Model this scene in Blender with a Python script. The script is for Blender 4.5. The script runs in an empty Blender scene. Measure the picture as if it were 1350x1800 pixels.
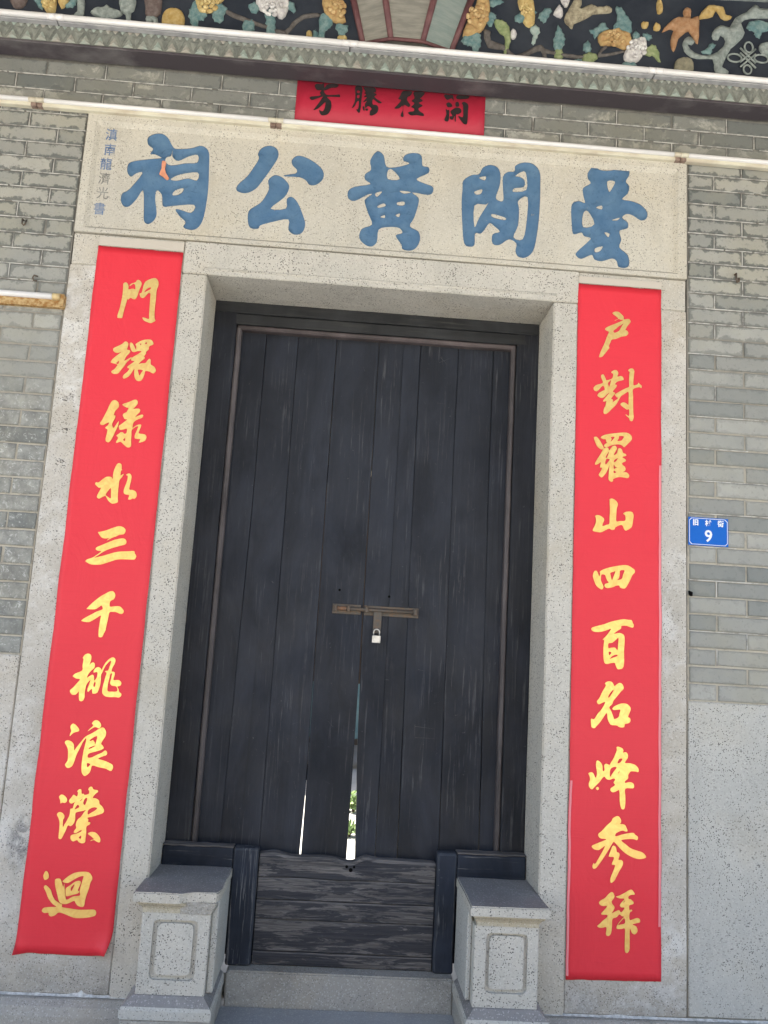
import bpy, bmesh, math, random
from mathutils import Matrix, Vector, noise
from mathutils.geometry import delaunay_2d_cdt
random.seed(7)
S = bpy.context.scene
COL = S.collection

# ------------------------------------------------------------------ camera
cd = bpy.data.cameras.new('camera'); cam = bpy.data.objects.new('camera', cd); COL.objects.link(cam)
R_, U_, F_ = [0.996928, -0.05335, 0.057337], [-0.065032, -0.155943, 0.985623], [0.043642, 0.986324, 0.158933]
m = Matrix(((R_[0], U_[0], -F_[0], 0), (R_[1], U_[1], -F_[1], -3.3), (R_[2], U_[2], -F_[2], 1.6), (0, 0, 0, 1)))
cam.matrix_world = m
cd.sensor_fit = 'VERTICAL'; cd.sensor_height = 36; cd.sensor_width = 27; cd.lens = 29.0
cd.clip_start = .05; cd.clip_end = 400
S.camera = cam
# ------------------------------------------------------------------ world, sun, exposure
W = bpy.data.worlds.new('World'); S.world = W; W.use_nodes = True
nt = W.node_tree
sky = nt.nodes.new('ShaderNodeTexSky'); sky.sky_type = 'NISHITA'; sky.sun_disc = False
SUN = Vector((-.38, .16, .9)).normalized()
sky.sun_elevation = math.asin(SUN.z)
sky.sun_rotation = math.atan2(SUN.x, SUN.y)
sky.dust_density = 2.5; sky.air_density = 1.2
bg = nt.nodes['Background']; bg.inputs[1].default_value = .12
nt.links.new(sky.outputs[0], bg.inputs[0])
sl = bpy.data.lights.new('sun', 'SUN'); sl.energy = 4.6; sl.angle = math.radians(.6); sl.color = (1, .95, .87)
so = bpy.data.objects.new('sun', sl); COL.objects.link(so)
so.rotation_euler = (-SUN).to_track_quat('-Z', 'Y').to_euler(); so.location = (-6, -6, 14)
S.view_settings.view_transform = 'Standard'; S.view_settings.look = 'None'
S.view_settings.gamma = 1; S.view_settings.use_curve_mapping = False
S.view_settings.exposure = 2.12
S.render.engine = 'CYCLES'
S.cycles.use_denoising = True
S.cycles.max_bounces = 8; S.cycles.diffuse_bounces = 5
S.cycles.caustics_reflective = False; S.cycles.caustics_refractive = False

# ------------------------------------------------------------------ traced lettering and relief (tenths of a millimetre on the wall)
GL = {
'L0': "-9894,30134 -9848,30194 -9780,30208 -9713,30149 -9666,30023 -9662,29912 -9528,29950 -9459,29956 -9388,29934 -9393,30064 -9428,30154 -9499,30166 -9609,30064 -9630,30100 -9568,30170 -9403,30249 -9360,30336 -9293,30360 -9202,30312 -9149,30223 -9156,30120 -9201,29968 -9231,29836 -9272,29647 -9328,29522 -9430,29505 -9538,29552 -9632,29461 -9663,29505 -9677,29393 -9713,29168 -9745,28982 -9776,28704 -9804,28647 -9959,28644 -9984,28688 -9982,28780 -9932,29041 -9897,29356 -9877,29654 -9883,29949|-9023,30261 -8962,30341 -8831,30426 -8698,30483 -8594,30483 -8498,30397 -8459,30270 -8464,30139 -8502,30006 -8510,29820 -8499,29543 -8506,29265 -8496,28990 -8472,28753 -8427,28646 -8506,28576 -8604,28522 -8727,28549 -8888,28610 -8968,28713 -8937,28743 -8831,28724 -8699,28698 -8709,28881 -8720,29156 -8730,29432 -8739,29690 -8751,29800 -8838,29812 -8928,29675 -9007,29595 -9092,29588 -9160,29656 -9180,29766 -9115,29808 -9082,29996 -9063,30146|-8963,29932 -8861,30033 -8761,30078 -8762,29994 -8899,29900 -8997,29836",
'L1': "-10002,27257 -9969,27350 -9792,27455 -9649,27556 -9573,27644 -9488,27650 -9420,27574 -9424,27447 -9445,27318 -9349,27299 -9308,27238 -9349,27145 -9440,27030 -9504,26835 -9392,26898 -9249,26999 -9236,26964 -9396,26780 -9481,26612 -9569,26480 -9655,26330 -9733,26261 -9884,26250 -9967,26306 -9957,26369 -9871,26439 -9798,26552 -9757,26645 -9845,26674 -10020,26715 -10034,26768 -9955,26900 -9801,27056 -9662,27193 -9811,27146 -9933,27172|-9814,26704 -9708,26829 -9727,26683|-9361,27579 -9315,27628 -9242,27588 -9161,27467 -9087,27337 -9086,27491 -9127,27551 -9043,27649 -8882,27752 -8715,27801 -8545,27815 -8443,27741 -8408,27652 -8437,27596 -8566,27513 -8570,27386 -8663,27288 -8662,27198 -8728,27084 -8685,27006 -8794,26898 -8915,26745 -8782,26782 -8647,26801 -8574,26915 -8513,26992 -8448,26943 -8430,26764 -8294,26684 -8215,26582 -8196,26476 -8281,26388 -8368,26409 -8458,26456 -8613,26462 -8634,26335 -8683,26152 -8757,26039 -8909,26027 -9006,26145 -9052,26339 -9062,26518 -9107,26461 -9177,26312 -9265,26180 -9424,26078 -9489,26127 -9458,26237 -9321,26391 -9267,26520 -9346,26541 -9336,26614 -9220,26722 -9095,26839 -9218,26866 -9242,26936 -9150,27034 -8959,27175 -8852,27292 -9021,27279 -9153,27232 -9242,27262 -9327,27418|-8915,26502 -8718,26490 -8760,26397 -8830,26257 -8885,26370|-8953,27610 -8894,27615 -8912,27541|-8736,27663 -8669,27687 -8679,27613 -8730,27609",
'L2': "-9839,25055 -9780,25130 -9672,25147 -9572,25084 -9520,24990 -9517,24884 -9575,24791 -9647,24680 -9680,24519 -9612,24515 -9610,24418 -9670,24273 -9705,24130 -9632,23995 -9581,24069 -9511,24197 -9453,24289 -9457,24166 -9490,24005 -9555,23825 -9604,23664 -9671,23502 -9759,23391 -9863,23419 -9897,23504 -9886,23627 -9868,23768 -9866,23908 -9947,23955 -9944,24008 -9868,24083 -9832,24209 -9959,24147 -10054,24088 -10156,24098 -10180,24166 -10125,24276 -10033,24511 -9956,24728 -9893,24927|-9374,24965 -9346,25020 -9200,25084 -9071,25147 -8943,25218 -8842,25226 -8784,25150 -8783,25062 -8848,24951 -8937,24838 -8738,24870 -8657,24823 -8656,24735 -8731,24641 -8819,24511 -8690,24573 -8560,24627 -8505,24586 -8547,24495 -8676,24433 -8817,24335 -8873,24225 -8880,24049 -8764,24145 -8635,24207 -8550,24196 -8557,24107 -8593,23964 -8606,23840 -8393,23821 -8302,23757 -8292,23653 -8348,23544 -8558,23459 -8548,23529 -8522,23601 -8709,23614 -8755,23655 -8757,23760 -8720,23885 -8671,24064 -8661,24126 -8743,24111 -8896,23960 -8891,23750 -8884,23523 -8862,23315 -8922,23241 -9022,23243 -9131,23314 -9260,23427 -9329,23439 -9440,23388 -9470,23429 -9423,23537 -9414,23608 -9481,23691 -9397,23767 -9321,23842 -9236,23831 -9180,23782 -9100,23823 -9102,23998 -9249,23952 -9382,23943 -9427,24045 -9432,24088 -9340,24174 -9217,24288 -9126,24383 -9228,24393 -9278,24460 -9320,24545 -9287,24627 -9191,24678 -9150,24769 -9126,24859 -9230,24887|-9204,23535 -9128,23611 -9124,23489",
'L3': "-9323,22528 -9260,22567 -9174,22538 -9140,22454 -9135,22333 -9098,22301 -9144,22264 -9149,22074 -9109,22094 -9031,22142 -9069,22027 -9168,21866 -9173,21677 -9174,21454 -9160,21164 -9135,21012 -9187,20957 -9315,20915 -9418,20942 -9527,21037 -9626,21184 -9662,21207 -9756,21158 -9880,21082 -9968,21127 -9963,21230 -9885,21423 -9862,21519 -9946,21521 -10054,21600 -10103,21665 -10069,21736 -9985,21724 -9864,21836 -9712,21966 -9565,21993 -9479,21965 -9455,21898 -9438,21968 -9442,22088 -9426,22244 -9378,22420|-9474,21536 -9442,21316 -9429,21120 -9542,21173 -9642,21251 -9568,21410|-8936,22105 -8866,22162 -8783,22168 -8716,22086 -8709,21932 -8735,21706 -8741,21526 -8615,21517 -8493,21465 -8433,21367 -8437,21247 -8512,21165 -8580,21177 -8641,21130 -8749,21132 -8722,21262 -8760,21310 -8895,21327 -8952,21400 -8950,21537 -8902,21712 -8858,21921 -8866,22076",
'L4': "-9772,19734 -9677,19765 -9486,19828 -9266,19927 -9077,20006 -8947,20032 -8812,19998 -8720,19911 -8724,19793 -8782,19722 -8911,19697 -9068,19619 -9224,19542 -9394,19439 -9351,19500 -9307,19545 -9451,19511 -9585,19527 -9675,19597|-10133,18565 -10076,18643 -9889,18722 -9753,18822 -9567,18992 -9692,19009 -9769,19038 -9791,19095 -9741,19157 -9554,19252 -9337,19367 -9086,19484 -8894,19538 -8748,19556 -8659,19494 -8632,19395 -8690,19316 -8864,19255 -9102,19172 -9306,19084 -9492,18980 -9657,18845 -9808,18727 -9554,18801 -9317,18883 -9080,18973 -8840,19030 -8547,19057 -8303,19081 -8259,18983 -8194,18904 -8216,18802 -8284,18748 -8563,18738 -8856,18720 -9047,18666 -9282,18568 -9518,18479 -9761,18455 -9925,18462 -10062,18519",
'L5': "-9093,17434 -8991,17464 -8915,17444 -8848,17350 -8844,17235 -8891,17150 -9012,17060 -8999,16865 -8830,16883 -8636,16894 -8531,16827 -8456,16733 -8464,16651 -8524,16607 -8607,16618 -8742,16667 -8872,16668 -8983,16645 -9010,16521 -9027,16308 -9062,16029 -9069,15948 -9119,15815 -9169,15683 -9272,15669 -9311,15723 -9326,15933 -9321,16177 -9310,16372 -9308,16503 -9458,16396 -9608,16290 -9762,16216 -10007,16242 -10012,16282 -9908,16370 -9682,16513 -9485,16639 -9270,16742 -9318,16886 -9408,16824 -9560,16725 -9850,16716 -9862,16748 -9756,16885 -9611,17041 -9419,17216 -9238,17342",
'L6': "-9811,14841 -9753,14964 -9647,15018 -9548,15000 -9490,14915 -9490,14771 -9535,14600 -9463,14676 -9385,14696 -9330,14635 -9332,14507 -9431,14390 -9528,14257 -9568,14111 -9472,14180 -9366,14234 -9309,14157 -9285,14015 -9196,14148 -9201,14339 -9335,14315 -9342,14379 -9297,14477 -9190,14531 -9089,14489 -9051,14427 -9001,14558 -8922,14722 -8808,14857 -8687,14928 -8604,14901 -8563,14823 -8581,14693 -8646,14546 -8670,14400 -8581,14389 -8534,14328 -8546,14216 -8563,14079 -8388,14089 -8304,14054 -8248,13977 -8285,13879 -8393,13842 -8335,13750 -8292,13641 -8213,13582 -8213,13502 -8286,13435 -8415,13444 -8621,13433 -8783,13448 -8886,13513 -8936,13606 -8935,13812 -8897,14053 -8867,14214 -8847,14327 -8908,14371 -8888,14404 -8802,14425 -8761,14571 -8720,14782 -8798,14761 -8910,14611 -8974,14463 -9022,14317 -9047,14252 -9038,14093 -9039,13886 -9080,13677 -9131,13563 -9254,13525 -9306,13554 -9329,13695 -9383,13676 -9453,13586 -9495,13607 -9498,13702 -9454,13879 -9424,14040 -9495,13956 -9555,13857 -9581,13729 -9591,13538 -9579,13365 -9636,13236 -9739,13230 -9782,13323 -9818,13574 -9874,13507 -9932,13457 -10059,13450 -10141,13540 -10142,13619 -10042,13720 -9946,13852 -9823,14033 -9970,14057 -10106,14129 -10101,14161 -10023,14245 -9782,14370 -9787,14562 -9775,14803|-9298,13840 -9258,13985 -9217,13908 -9250,13771|-8723,14142 -8700,14303 -8638,14322 -8643,14226 -8658,14066 -8678,13953 -8588,13863 -8425,13840 -8375,13668 -8580,13641 -8733,13648 -8756,13790 -8745,13981",
'L7': "-9978,12275 -9910,12373 -9812,12347 -9707,12258 -9641,12168 -9658,12105 -9795,12059 -9883,12000 -9960,11910 -9962,11995 -9927,12106 -9960,12183|-10120,11661 -10074,11741 -9964,11746 -9847,11690 -9772,11585 -9735,11401 -9655,11529 -9533,11706 -9397,11900 -9310,11967 -9102,12087 -8881,12247 -8759,12292 -8672,12219 -8619,12096 -8643,11955 -8722,11810 -8764,11684 -8702,11625 -8652,11534 -8777,11450 -9006,11376 -9202,11289 -9203,11165 -9062,11172 -8884,11274 -8704,11361 -8588,11452 -8509,11386 -8523,11292 -8658,11231 -8822,11138 -8611,11087 -8381,11006 -8255,10935 -8227,10828 -8286,10717 -8384,10743 -8516,10798 -8740,10826 -8998,10882 -9044,10726 -9093,10600 -9237,10486 -9339,10557 -9383,10663 -9405,10862 -9404,11124 -9388,11403 -9353,11653 -9333,11826 -9376,11854 -9467,11679 -9552,11457 -9637,11236 -9689,11002 -9762,10813 -9911,10744 -10007,10832 -10007,10893 -9943,11020 -9950,11220 -9972,11405 -10035,11541|-9205,11809 -8946,11970 -8982,11657 -9014,11733 -9086,11807 -9161,11772|-9198,11467 -9181,11530 -9001,11609 -8997,11578|-9211,10956 -9082,10924 -9178,10804|-9194,12418 -9119,12524 -9010,12545 -8908,12488 -8841,12382 -8856,12303 -8914,12253 -9045,12293 -9151,12248 -9305,12131 -9271,12187 -9144,12327 -9150,12381",
'L8': "-10103,9689 -10027,9776 -9903,9741 -9805,9636 -9802,9536 -9873,9483 -9960,9495 -10024,9459 -10046,9575|-10105,9055 -10047,9141 -9934,9130 -9829,9035 -9826,8935 -9860,8867 -9840,8619 -9783,8721 -9674,8959 -9638,9093 -9634,9277 -9559,9297 -9525,9449 -9501,9534 -9614,9470 -9695,9508 -9713,9591 -9640,9695 -9582,9789 -9491,9752 -9438,9738 -9419,9873 -9459,9921 -9382,10001 -9311,9979 -9287,9846 -9209,9841 -9170,9801 -9020,9850 -9015,9960 -9055,10008 -9013,10094 -8928,10107 -8866,10017 -8726,9999 -8685,9942 -8779,9853 -8859,9715 -8727,9696 -8616,9626 -8586,9510 -8472,9416 -8389,9286 -8429,9184 -8610,9108 -8792,9042 -8975,8991 -8925,8927 -8941,8843 -8854,8831 -8863,8756 -8974,8676 -8958,8461 -8961,8263 -8970,8114 -9076,8076 -9201,8120 -9268,8183 -9407,8127 -9501,8205 -9514,8320 -9435,8373 -9303,8412 -9157,8485 -9148,8552 -9307,8445 -9408,8432 -9408,8507 -9343,8609 -9375,8740 -9326,8909 -9218,9013 -9117,9185 -9058,9271 -9157,9233 -9390,9172 -9434,9103 -9419,8904 -9462,8753 -9555,8666 -9659,8686 -9709,8526 -9762,8391 -9842,8206 -9936,8202 -9956,8300 -9959,8547 -9980,8795 -10040,8942|-8979,9258 -8828,9365 -8656,9365 -8714,9270 -8874,9163 -8971,9108|-9189,9515 -9138,9677 -9053,9681 -9112,9444|-9325,9576 -9225,9681 -9267,9595|-9479,9268 -9387,9439 -9317,9359|-9218,8267 -9134,8354 -9129,8238|-8894,8423 -8831,8475 -8731,8496 -8590,8461 -8456,8335 -8409,8222 -8434,8138 -8539,8158 -8647,8211 -8763,8173 -8749,8206 -8651,8244 -8764,8338",
'L9': "-10284,7041 -10204,7011 -10151,6916 -10145,6803 -10255,6733 -10312,6779 -10342,6892|-10275,6473 -10233,6547 -10144,6511 -10011,6387 -9942,6228 -9838,6071 -9674,5965 -9549,5906 -9530,5818 -9283,5788 -8941,5754 -8605,5768 -8370,5778 -8285,5701 -8298,5588 -8410,5535 -8658,5484 -8975,5463 -9182,5503 -9428,5589 -9634,5629 -9757,5528 -9903,5481 -9985,5534 -10010,5605 -10151,5592 -10251,5652 -10205,5758 -10041,5797 -9742,5825 -9886,5908 -10060,6094 -10169,6299|-9626,6703 -9567,6779 -9414,6916 -9207,7030 -8991,7073 -8753,7075 -8625,6999 -8550,6855 -8609,6706 -8638,6510 -8697,6281 -8729,6118 -8741,5923 -8801,5856 -8956,5882 -9049,5959 -9128,6052 -9303,5964 -9450,5926 -9605,5952 -9684,6045 -9781,6300 -9869,6539 -9900,6732 -9856,6791 -9722,6797 -9648,6678 -9579,6519 -9551,6641 -9523,6472 -9471,6248 -9401,6081 -9195,6195 -8963,6237 -8937,6303 -8964,6399 -8936,6595 -8894,6824 -8880,6922 -8973,6918 -9134,6846 -9292,6742 -9402,6672 -9520,6667|-9472,6475 -9341,6577 -9170,6715 -9022,6754 -8956,6699 -8998,6543 -9035,6420 -8979,6382 -9023,6316 -9202,6259 -9415,6202 -9462,6313|-9298,6498 -9178,6633 -9211,6486 -9276,6386",
'R0': "10689,30482 10752,30553 10861,30581 10971,30561 11100,30458 11174,30369 11185,30256 11322,30286 11413,30283 11478,30194 11433,30086 11343,29966 11254,29789 11327,29757 11383,29667 11329,29550 11221,29503 11094,29475 10841,29352 10678,29311 10607,29155 10555,29020 10574,28928 10503,28829 10379,28651 10273,28522 10147,28493 10154,28578 10249,28847 10372,29137 10458,29406 10546,29639 10454,29688 10381,29739 10416,29817 10596,29926 10832,30039 11085,30172 11158,30235 11048,30226 10957,30257 10812,30170 10802,30188 10938,30274 10846,30362|10736,29710 10835,29793 10979,29937 11051,29980 11160,30065 11071,29887 10981,29730 10873,29655 10773,29628",
'R1': "10245,27698 10307,27749 10371,27708 10436,27565 10482,27503 10706,27594 10757,27792 10684,27842 10675,27879 10755,27950 10863,27976 10936,27935 10973,27845 10939,27695 11065,27732 11155,27711 11211,27604 11157,27554 10995,27505 10906,27452 10835,27354 10917,27324 10891,27229 10749,27035 10840,26986 10823,26912 10682,26718 10745,26686 10764,26614 10738,26557 10898,26679 10986,26777 10923,26790 10841,26895 10894,26954 11108,27098 11323,27225 11439,27289 11437,27529 11443,27807 11460,27938 11396,27989 11440,28066 11549,28102 11621,28071 11658,27971 11634,27728 11628,27377 11808,27427 11834,27494 11898,27434 11980,27366 11963,27272 11863,27302 11612,27191 11614,26897 11618,26530 11630,26165 11650,26002 11624,25873 11571,25805 11490,25827 11445,25932 11309,26050 11336,26070 11444,26024 11450,26298 11351,26291 11243,26356 11098,26464 11106,26547 11222,26592 11348,26547 11421,26497 11427,26791 11415,27066 11272,26982 11111,26859 11041,26744 10900,26477 10724,26281 10548,26086 10423,26032 10369,26091 10384,26257 10445,26389 10469,26537 10486,26593 10361,26566 10352,26620 10466,26775 10607,26969 10518,26907 10412,26789 10287,26716 10161,26753 10097,26821 10159,26918 10301,27020 10407,27092 10351,27244 10262,27201 10156,27064 10050,26992 9959,27031 9931,27121 9992,27218 10063,27269 10313,27371 10293,27498 10246,27606|10538,27387 10600,27466 10671,27517 10620,27301 10585,27225 10548,27314",
'R2': "9981,24985 10087,25028 10177,24944 10268,24825 10359,24669 10405,24565 10362,24508 10255,24527 10129,24617 10056,24756|10265,25014 10370,25103 10547,25169 10814,25225 11081,25271 11259,25292 11420,25277 11546,25186 11583,25080 11548,24969 11425,24834 11302,24700 11248,24669 11159,24743 11016,24769 10767,24725 10555,24629 10449,24622 10404,24672 10465,24749 10535,24808 10490,24858 10480,24948 10373,24949|10692,25053 10852,25083 10782,24951 10685,24863 10728,24984|11047,25124 11243,25128 11174,24979 11103,24929 10969,24919 11031,25023|10502,24607 10592,24578 10637,24491 10733,24624 10803,24691 10892,24698 10956,24603 10913,24492 10835,24343 10862,24300 10967,24406 11001,24570 11071,24611 11161,24564 11216,24424 11323,24377 11350,24307 11182,24242 11325,24144 11326,24073 11185,23991 11204,23903 11293,23838 11330,23733 11278,23640 11190,23599 11367,23602 11474,23511 11475,23422 11405,23364 11210,23386 11033,23383 10822,23289 10814,23217 10753,23160 10664,23207 10619,23293 10632,23596 10646,23865 10587,23682 10484,23479 10345,23327 10256,23357 10211,23443 10288,23572 10339,23727 10268,23731 10258,23802 10299,23966 10195,23887 10089,23844 10044,23877 10104,24024 10259,24285 10380,24509|10468,23959 10527,24116 10660,24107 10600,24004 10504,23882|10838,24075 10988,24183 10980,24120 10866,23996|10832,23913 10904,23793 10992,23817 10922,23759 10834,23726|10835,23646 10942,23582 10837,23539|10482,24184 10560,24342 10629,24428 10544,24180",
'R3': "10676,22386 10710,22450 10798,22464 10922,22402 11011,22302 11021,22197 10979,22054 10965,21790 10968,21536 11126,21555 11336,21587 11334,21797 11254,21861 11332,21937 11490,21973 11631,21948 11685,21820 11669,21661 11636,21431 11585,21306 11393,21180 11305,21218 11216,21386 11093,21370 10937,21281 10894,21191 10781,21166 10675,21212 10519,21132 10363,21044 10224,21035 10049,21058 9995,21107 10063,21259 10121,21437 10118,21612 10082,21688 10160,21737 10300,21720 10442,21624 10460,21529 10410,21404 10403,21299 10568,21362 10681,21413 10686,21684 10700,21948",
'R4': "10094,19430 10180,19453 10233,19379 10296,19229 10337,19369 10311,19410 10405,19493 10629,19592 10888,19668 11148,19728 11322,19756 11496,19741 11653,19656 11750,19576 11751,19473 11656,19364 11571,19171 11486,18995 11384,18835 11281,18803 11159,18838 11123,18913 10985,18896 10848,18828 10641,18781 10554,18810 10518,18884 10569,18956 10689,19006 10619,19095 10565,19229 10529,19312 10390,19312 10367,19165 10377,19046 10467,18864 10468,18779 10417,18716 10313,18753 10190,18847 10119,18979 10056,19146 10036,19264|10753,19403 10874,19453 10960,19484 10910,19335 10826,19117 10791,19191 10763,19292|11151,19522 11333,19542 11274,19375 11215,19183 11034,19129 11102,19210 11135,19384",
'R5': "10010,17110 10068,17180 10290,17252 10546,17334 10802,17442 11059,17516 11316,17573 11489,17558 11644,17550 11688,17452 11732,17370 11707,17268 11578,17277 11440,17319 11233,17299 11217,17197 11098,17115 10929,16971 11151,17017 11289,16975 11359,16879 11362,16595 11347,16344 11350,16095 11353,15846 11304,15645 11168,15588 11083,15600 11013,15744 10978,15825 10825,15808 10672,15767 10569,15802 10524,15965 10512,16213 10516,16463 10539,16681 10478,16719 10588,16834 10722,17009 10806,17165 10584,17076 10379,17014 10174,17002 10054,17037|10711,16574 10865,16616 11017,16742 11119,16823 11105,16580 11082,16329 10987,16423 10816,16414 10714,16391|10725,16250 10844,16224 10752,16111|10771,15971 10872,16084 10974,16140 11085,16155 11077,16096 10941,16039",
'R6': "10590,14996 10682,15075 10818,15091 10903,15038 10981,14919 11057,14980 11175,15053 11277,15025 11338,14930 11339,14824 11230,14711 11097,14540 10946,14352 10897,14219 10781,14091 10850,13956 10937,13766 10990,13647 11157,13729 11190,13861 11230,14017 11103,14010 10968,13995 10908,14049 11000,14143 11185,14235 11354,14268 11507,14244 11627,14128 11636,14031 11578,13881 11537,13757 11623,13705 11632,13592 11548,13515 11414,13475 11390,13369 11280,13339 11179,13358 11077,13409 10875,13415 10789,13499 10720,13657 10683,13866 10567,13714 10435,13513 10287,13343 10204,13258 10103,13277 10068,13364 10063,13606 10181,13597 10313,13798 10478,14002 10593,14203 10609,14285 10491,14246 10374,14183 10306,14220 10287,14301 10387,14436 10485,14654 10633,14924|10733,14463 10757,14555 10857,14707 10941,14777 10925,14694 10792,14491",
'R7': "9993,11536 10093,11576 10185,11545 10280,11376 10332,11553 10291,11813 10297,11988 10360,12035 10472,11962 10538,11843 10559,11651 10632,11690 10611,11864 10693,11929 10822,11892 10876,11982 10984,12163 11101,12451 11090,12574 11182,12596 11312,12550 11368,12473 11351,12384 11461,12407 11536,12332 11538,12191 11429,12001 11632,11994 11835,11943 11947,11843 11985,11740 11949,11676 11838,11697 11672,11689 11617,11634 11563,11544 11564,11421 11446,11311 11456,11242 11639,11286 11768,11240 11806,11137 11752,11056 11458,11033 11461,10738 11464,10478 11430,10287 11357,10257 11292,10315 11244,10554 11221,10952 11093,10911 10965,10870 10873,10935 10890,11023 11053,11144 10988,11236 11051,11344 10995,11393 10830,11333 10702,11362 10609,11444 10429,11226 10249,11044 10141,10943 10029,11033 10018,11171 10061,11295 10040,11434|10852,11718 10989,11821 11109,11810 10973,11619 10847,11439|11134,11978 11206,12139 11335,12146 11245,12001|11158,11585 11230,11702 11203,11613|10295,10985 10358,11049 10423,10991 10360,10928",
'R8': "10972,9899 11107,9983 11217,9979 11300,9863 11302,9760 11257,9715 11439,9689 11513,9598 11560,9463 11478,9442 11351,9471 11133,9375 11080,9287 11117,9246 11334,9316 11588,9379 11788,9405 11862,9340 11972,9260 11937,9147 11791,9175 11554,9164 11318,9110 11502,8965 11685,8837 11922,8763 12140,8705 12250,8625 12296,8525 12142,8467 11961,8459 11742,8517 11487,8642 11267,8819 11065,9022 10993,9010 10869,8801 10692,8521 10515,8260 10356,8058 10248,8028 10211,8111 10263,8232 10318,8200 10476,8461 10687,8860 10561,8787 10435,8713 10272,8731 10181,8804 10189,8864 10359,8948 10719,9100 10683,9133 10519,9142 10427,9223 10426,9309 10551,9417 10748,9631 10928,9794|10977,8874 11049,8894 11122,8829 11151,8677 11233,8647 11261,8564 11218,8392 11327,8389 11400,8316 11366,8162 11242,7954 11154,7782 11066,7626 10959,7546 10913,7586 10929,7738 11025,7978 11094,8184 10986,8196 10967,8246 11045,8469 10873,8487 10845,8528 10906,8700",
'R9': "10487,6807 10557,6894 10717,6984 10841,7122 10966,7211 11038,7173 11084,7066 11041,6964 10970,6877 11007,6779 11080,6699 11081,6616 10994,6454 11119,6518 11261,6573 11352,6494 11476,6665 11350,6677 11295,6741 11348,6843 11472,6990 11274,6999 11139,7051 11255,7090 11470,7199 11613,7289 11739,7328 11811,7272 11866,7166 11722,7143 11624,7080 11634,6989 11724,6976 11824,6880 11798,6812 11654,6756 11674,6590 11728,6618 11773,6570 11675,6491 11678,6242 11839,6281 11982,6321 12072,6274 12073,6175 11948,6137 11787,6081 11931,6020 11986,5890 11951,5790 11862,5736 11772,5782 11717,5896 11690,5928 11683,5729 11686,5400 11680,5186 11601,5069 11511,5114 11499,5393 11504,5722 11493,5928 11359,5906 11189,5908 11179,5973 11214,6057 11355,6229 11461,6349 11372,6362 11281,6425 11175,6321 11015,6248 11000,6032 10976,5783 10916,5666 10827,5637 10772,5709 10787,5941 10608,5917 10483,5929 10438,5976 10517,6045 10640,6166 10808,6306 10798,6388 10601,6388 10591,6446 10706,6567 10802,6704 10650,6698 10542,6726|11232,6041 11338,6178 11471,6300 11500,6119 11339,6062|11420,6846 11491,6941 11473,6882",
'B0': "-2652,39981 -2570,40071 -2363,40074 -2278,40132 -2233,39907 -2140,40063 -1894,40136 -1626,40113 -1705,39974 -1939,39935 -2138,39818 -2254,39774 -2218,39680 -2107,39576 -1740,39611 -1565,39645 -1528,39534 -1675,39520 -2086,39480 -1927,39316 -1868,39094 -1897,38865 -2000,38660 -2201,38577 -2322,38630 -2388,38818 -2243,38767 -2164,38904 -2141,39215 -2292,39054 -2457,38876 -2627,38795 -2576,38897 -2418,39172 -2315,39377 -2292,39477 -2605,39317 -2749,39270 -2844,39359 -2761,39432 -2383,39517 -2408,39661 -2342,39766 -2519,39765 -2613,39837",
'B1': "-883,40103 -586,40099 -575,39674 -584,39347 -602,38923 -672,38851 -785,39003 -699,39043 -691,39402 -778,39361 -854,39159 -965,39051 -942,39150 -868,39385 -859,39712|-797,39915 -678,39910 -687,39811 -790,39801|-783,39687 -680,39697 -687,39566 -775,39557|-526,40088 -291,40128 -22,40104 18,39928 -68,39887 70,39802 -27,39694 99,39576 315,39433 168,39403 -49,39562 -102,39458 -63,39299 85,39297 182,39160 137,38928 -62,38779 -181,38800 -163,38997 -110,39099 -265,39215 -377,39106 -418,39298 -325,39470 -468,39375 -485,39422 -350,39631 -497,39617 -387,39758 -480,39814 -425,39885|-513,39159 -440,39166 -414,38989 -474,39000|-390,39073 -272,39084 -281,38992 -356,38995",
'B2': "1218,40078 1605,40099 1556,39898 1440,39821 1419,39655 1565,39440 1496,39336 1283,39413 1271,39086 1299,38845 1179,38866 1188,38981 1253,39150 1226,39375 1085,39231 878,39212 989,39353 1153,39630 1031,39683 1111,39855|1695,40092 2172,40105 2036,39845 1978,39807 2104,39688 1930,39573 2115,39460 1944,39313 1980,39186 2164,39073 2170,38960 1871,38980 1636,38942 1497,39042 1567,39114 1743,39163 1736,39293 1614,39347 1726,39488 1737,39571 1614,39641 1741,39784",
'B3': "3042,40073 3281,40096 3431,40078 3459,39801 3378,39941 3172,39839|3611,40095 3910,40124 4150,40114 4065,39991 3618,39931|3151,39657 3267,39727 3391,39647 3411,39534 3218,39500|3133,39393 3225,39337 3283,39375 3307,39181 3292,38854 3190,38795 3097,38868 3175,39136|3347,39283 3519,39463 3696,39512 3819,39426 3825,39296 3680,39184 3606,39177 3605,38851 3561,38847 3549,39106 3483,38921 3363,38926 3328,39053 3445,39096|3565,39762 3685,39774 3723,39580 3574,39566|3835,39755 3953,39816 4123,39684 4122,39356 4115,38801 3998,38741 3905,38814 3716,39057 3743,39108 3909,39075 3910,39402 3884,39661",
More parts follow.
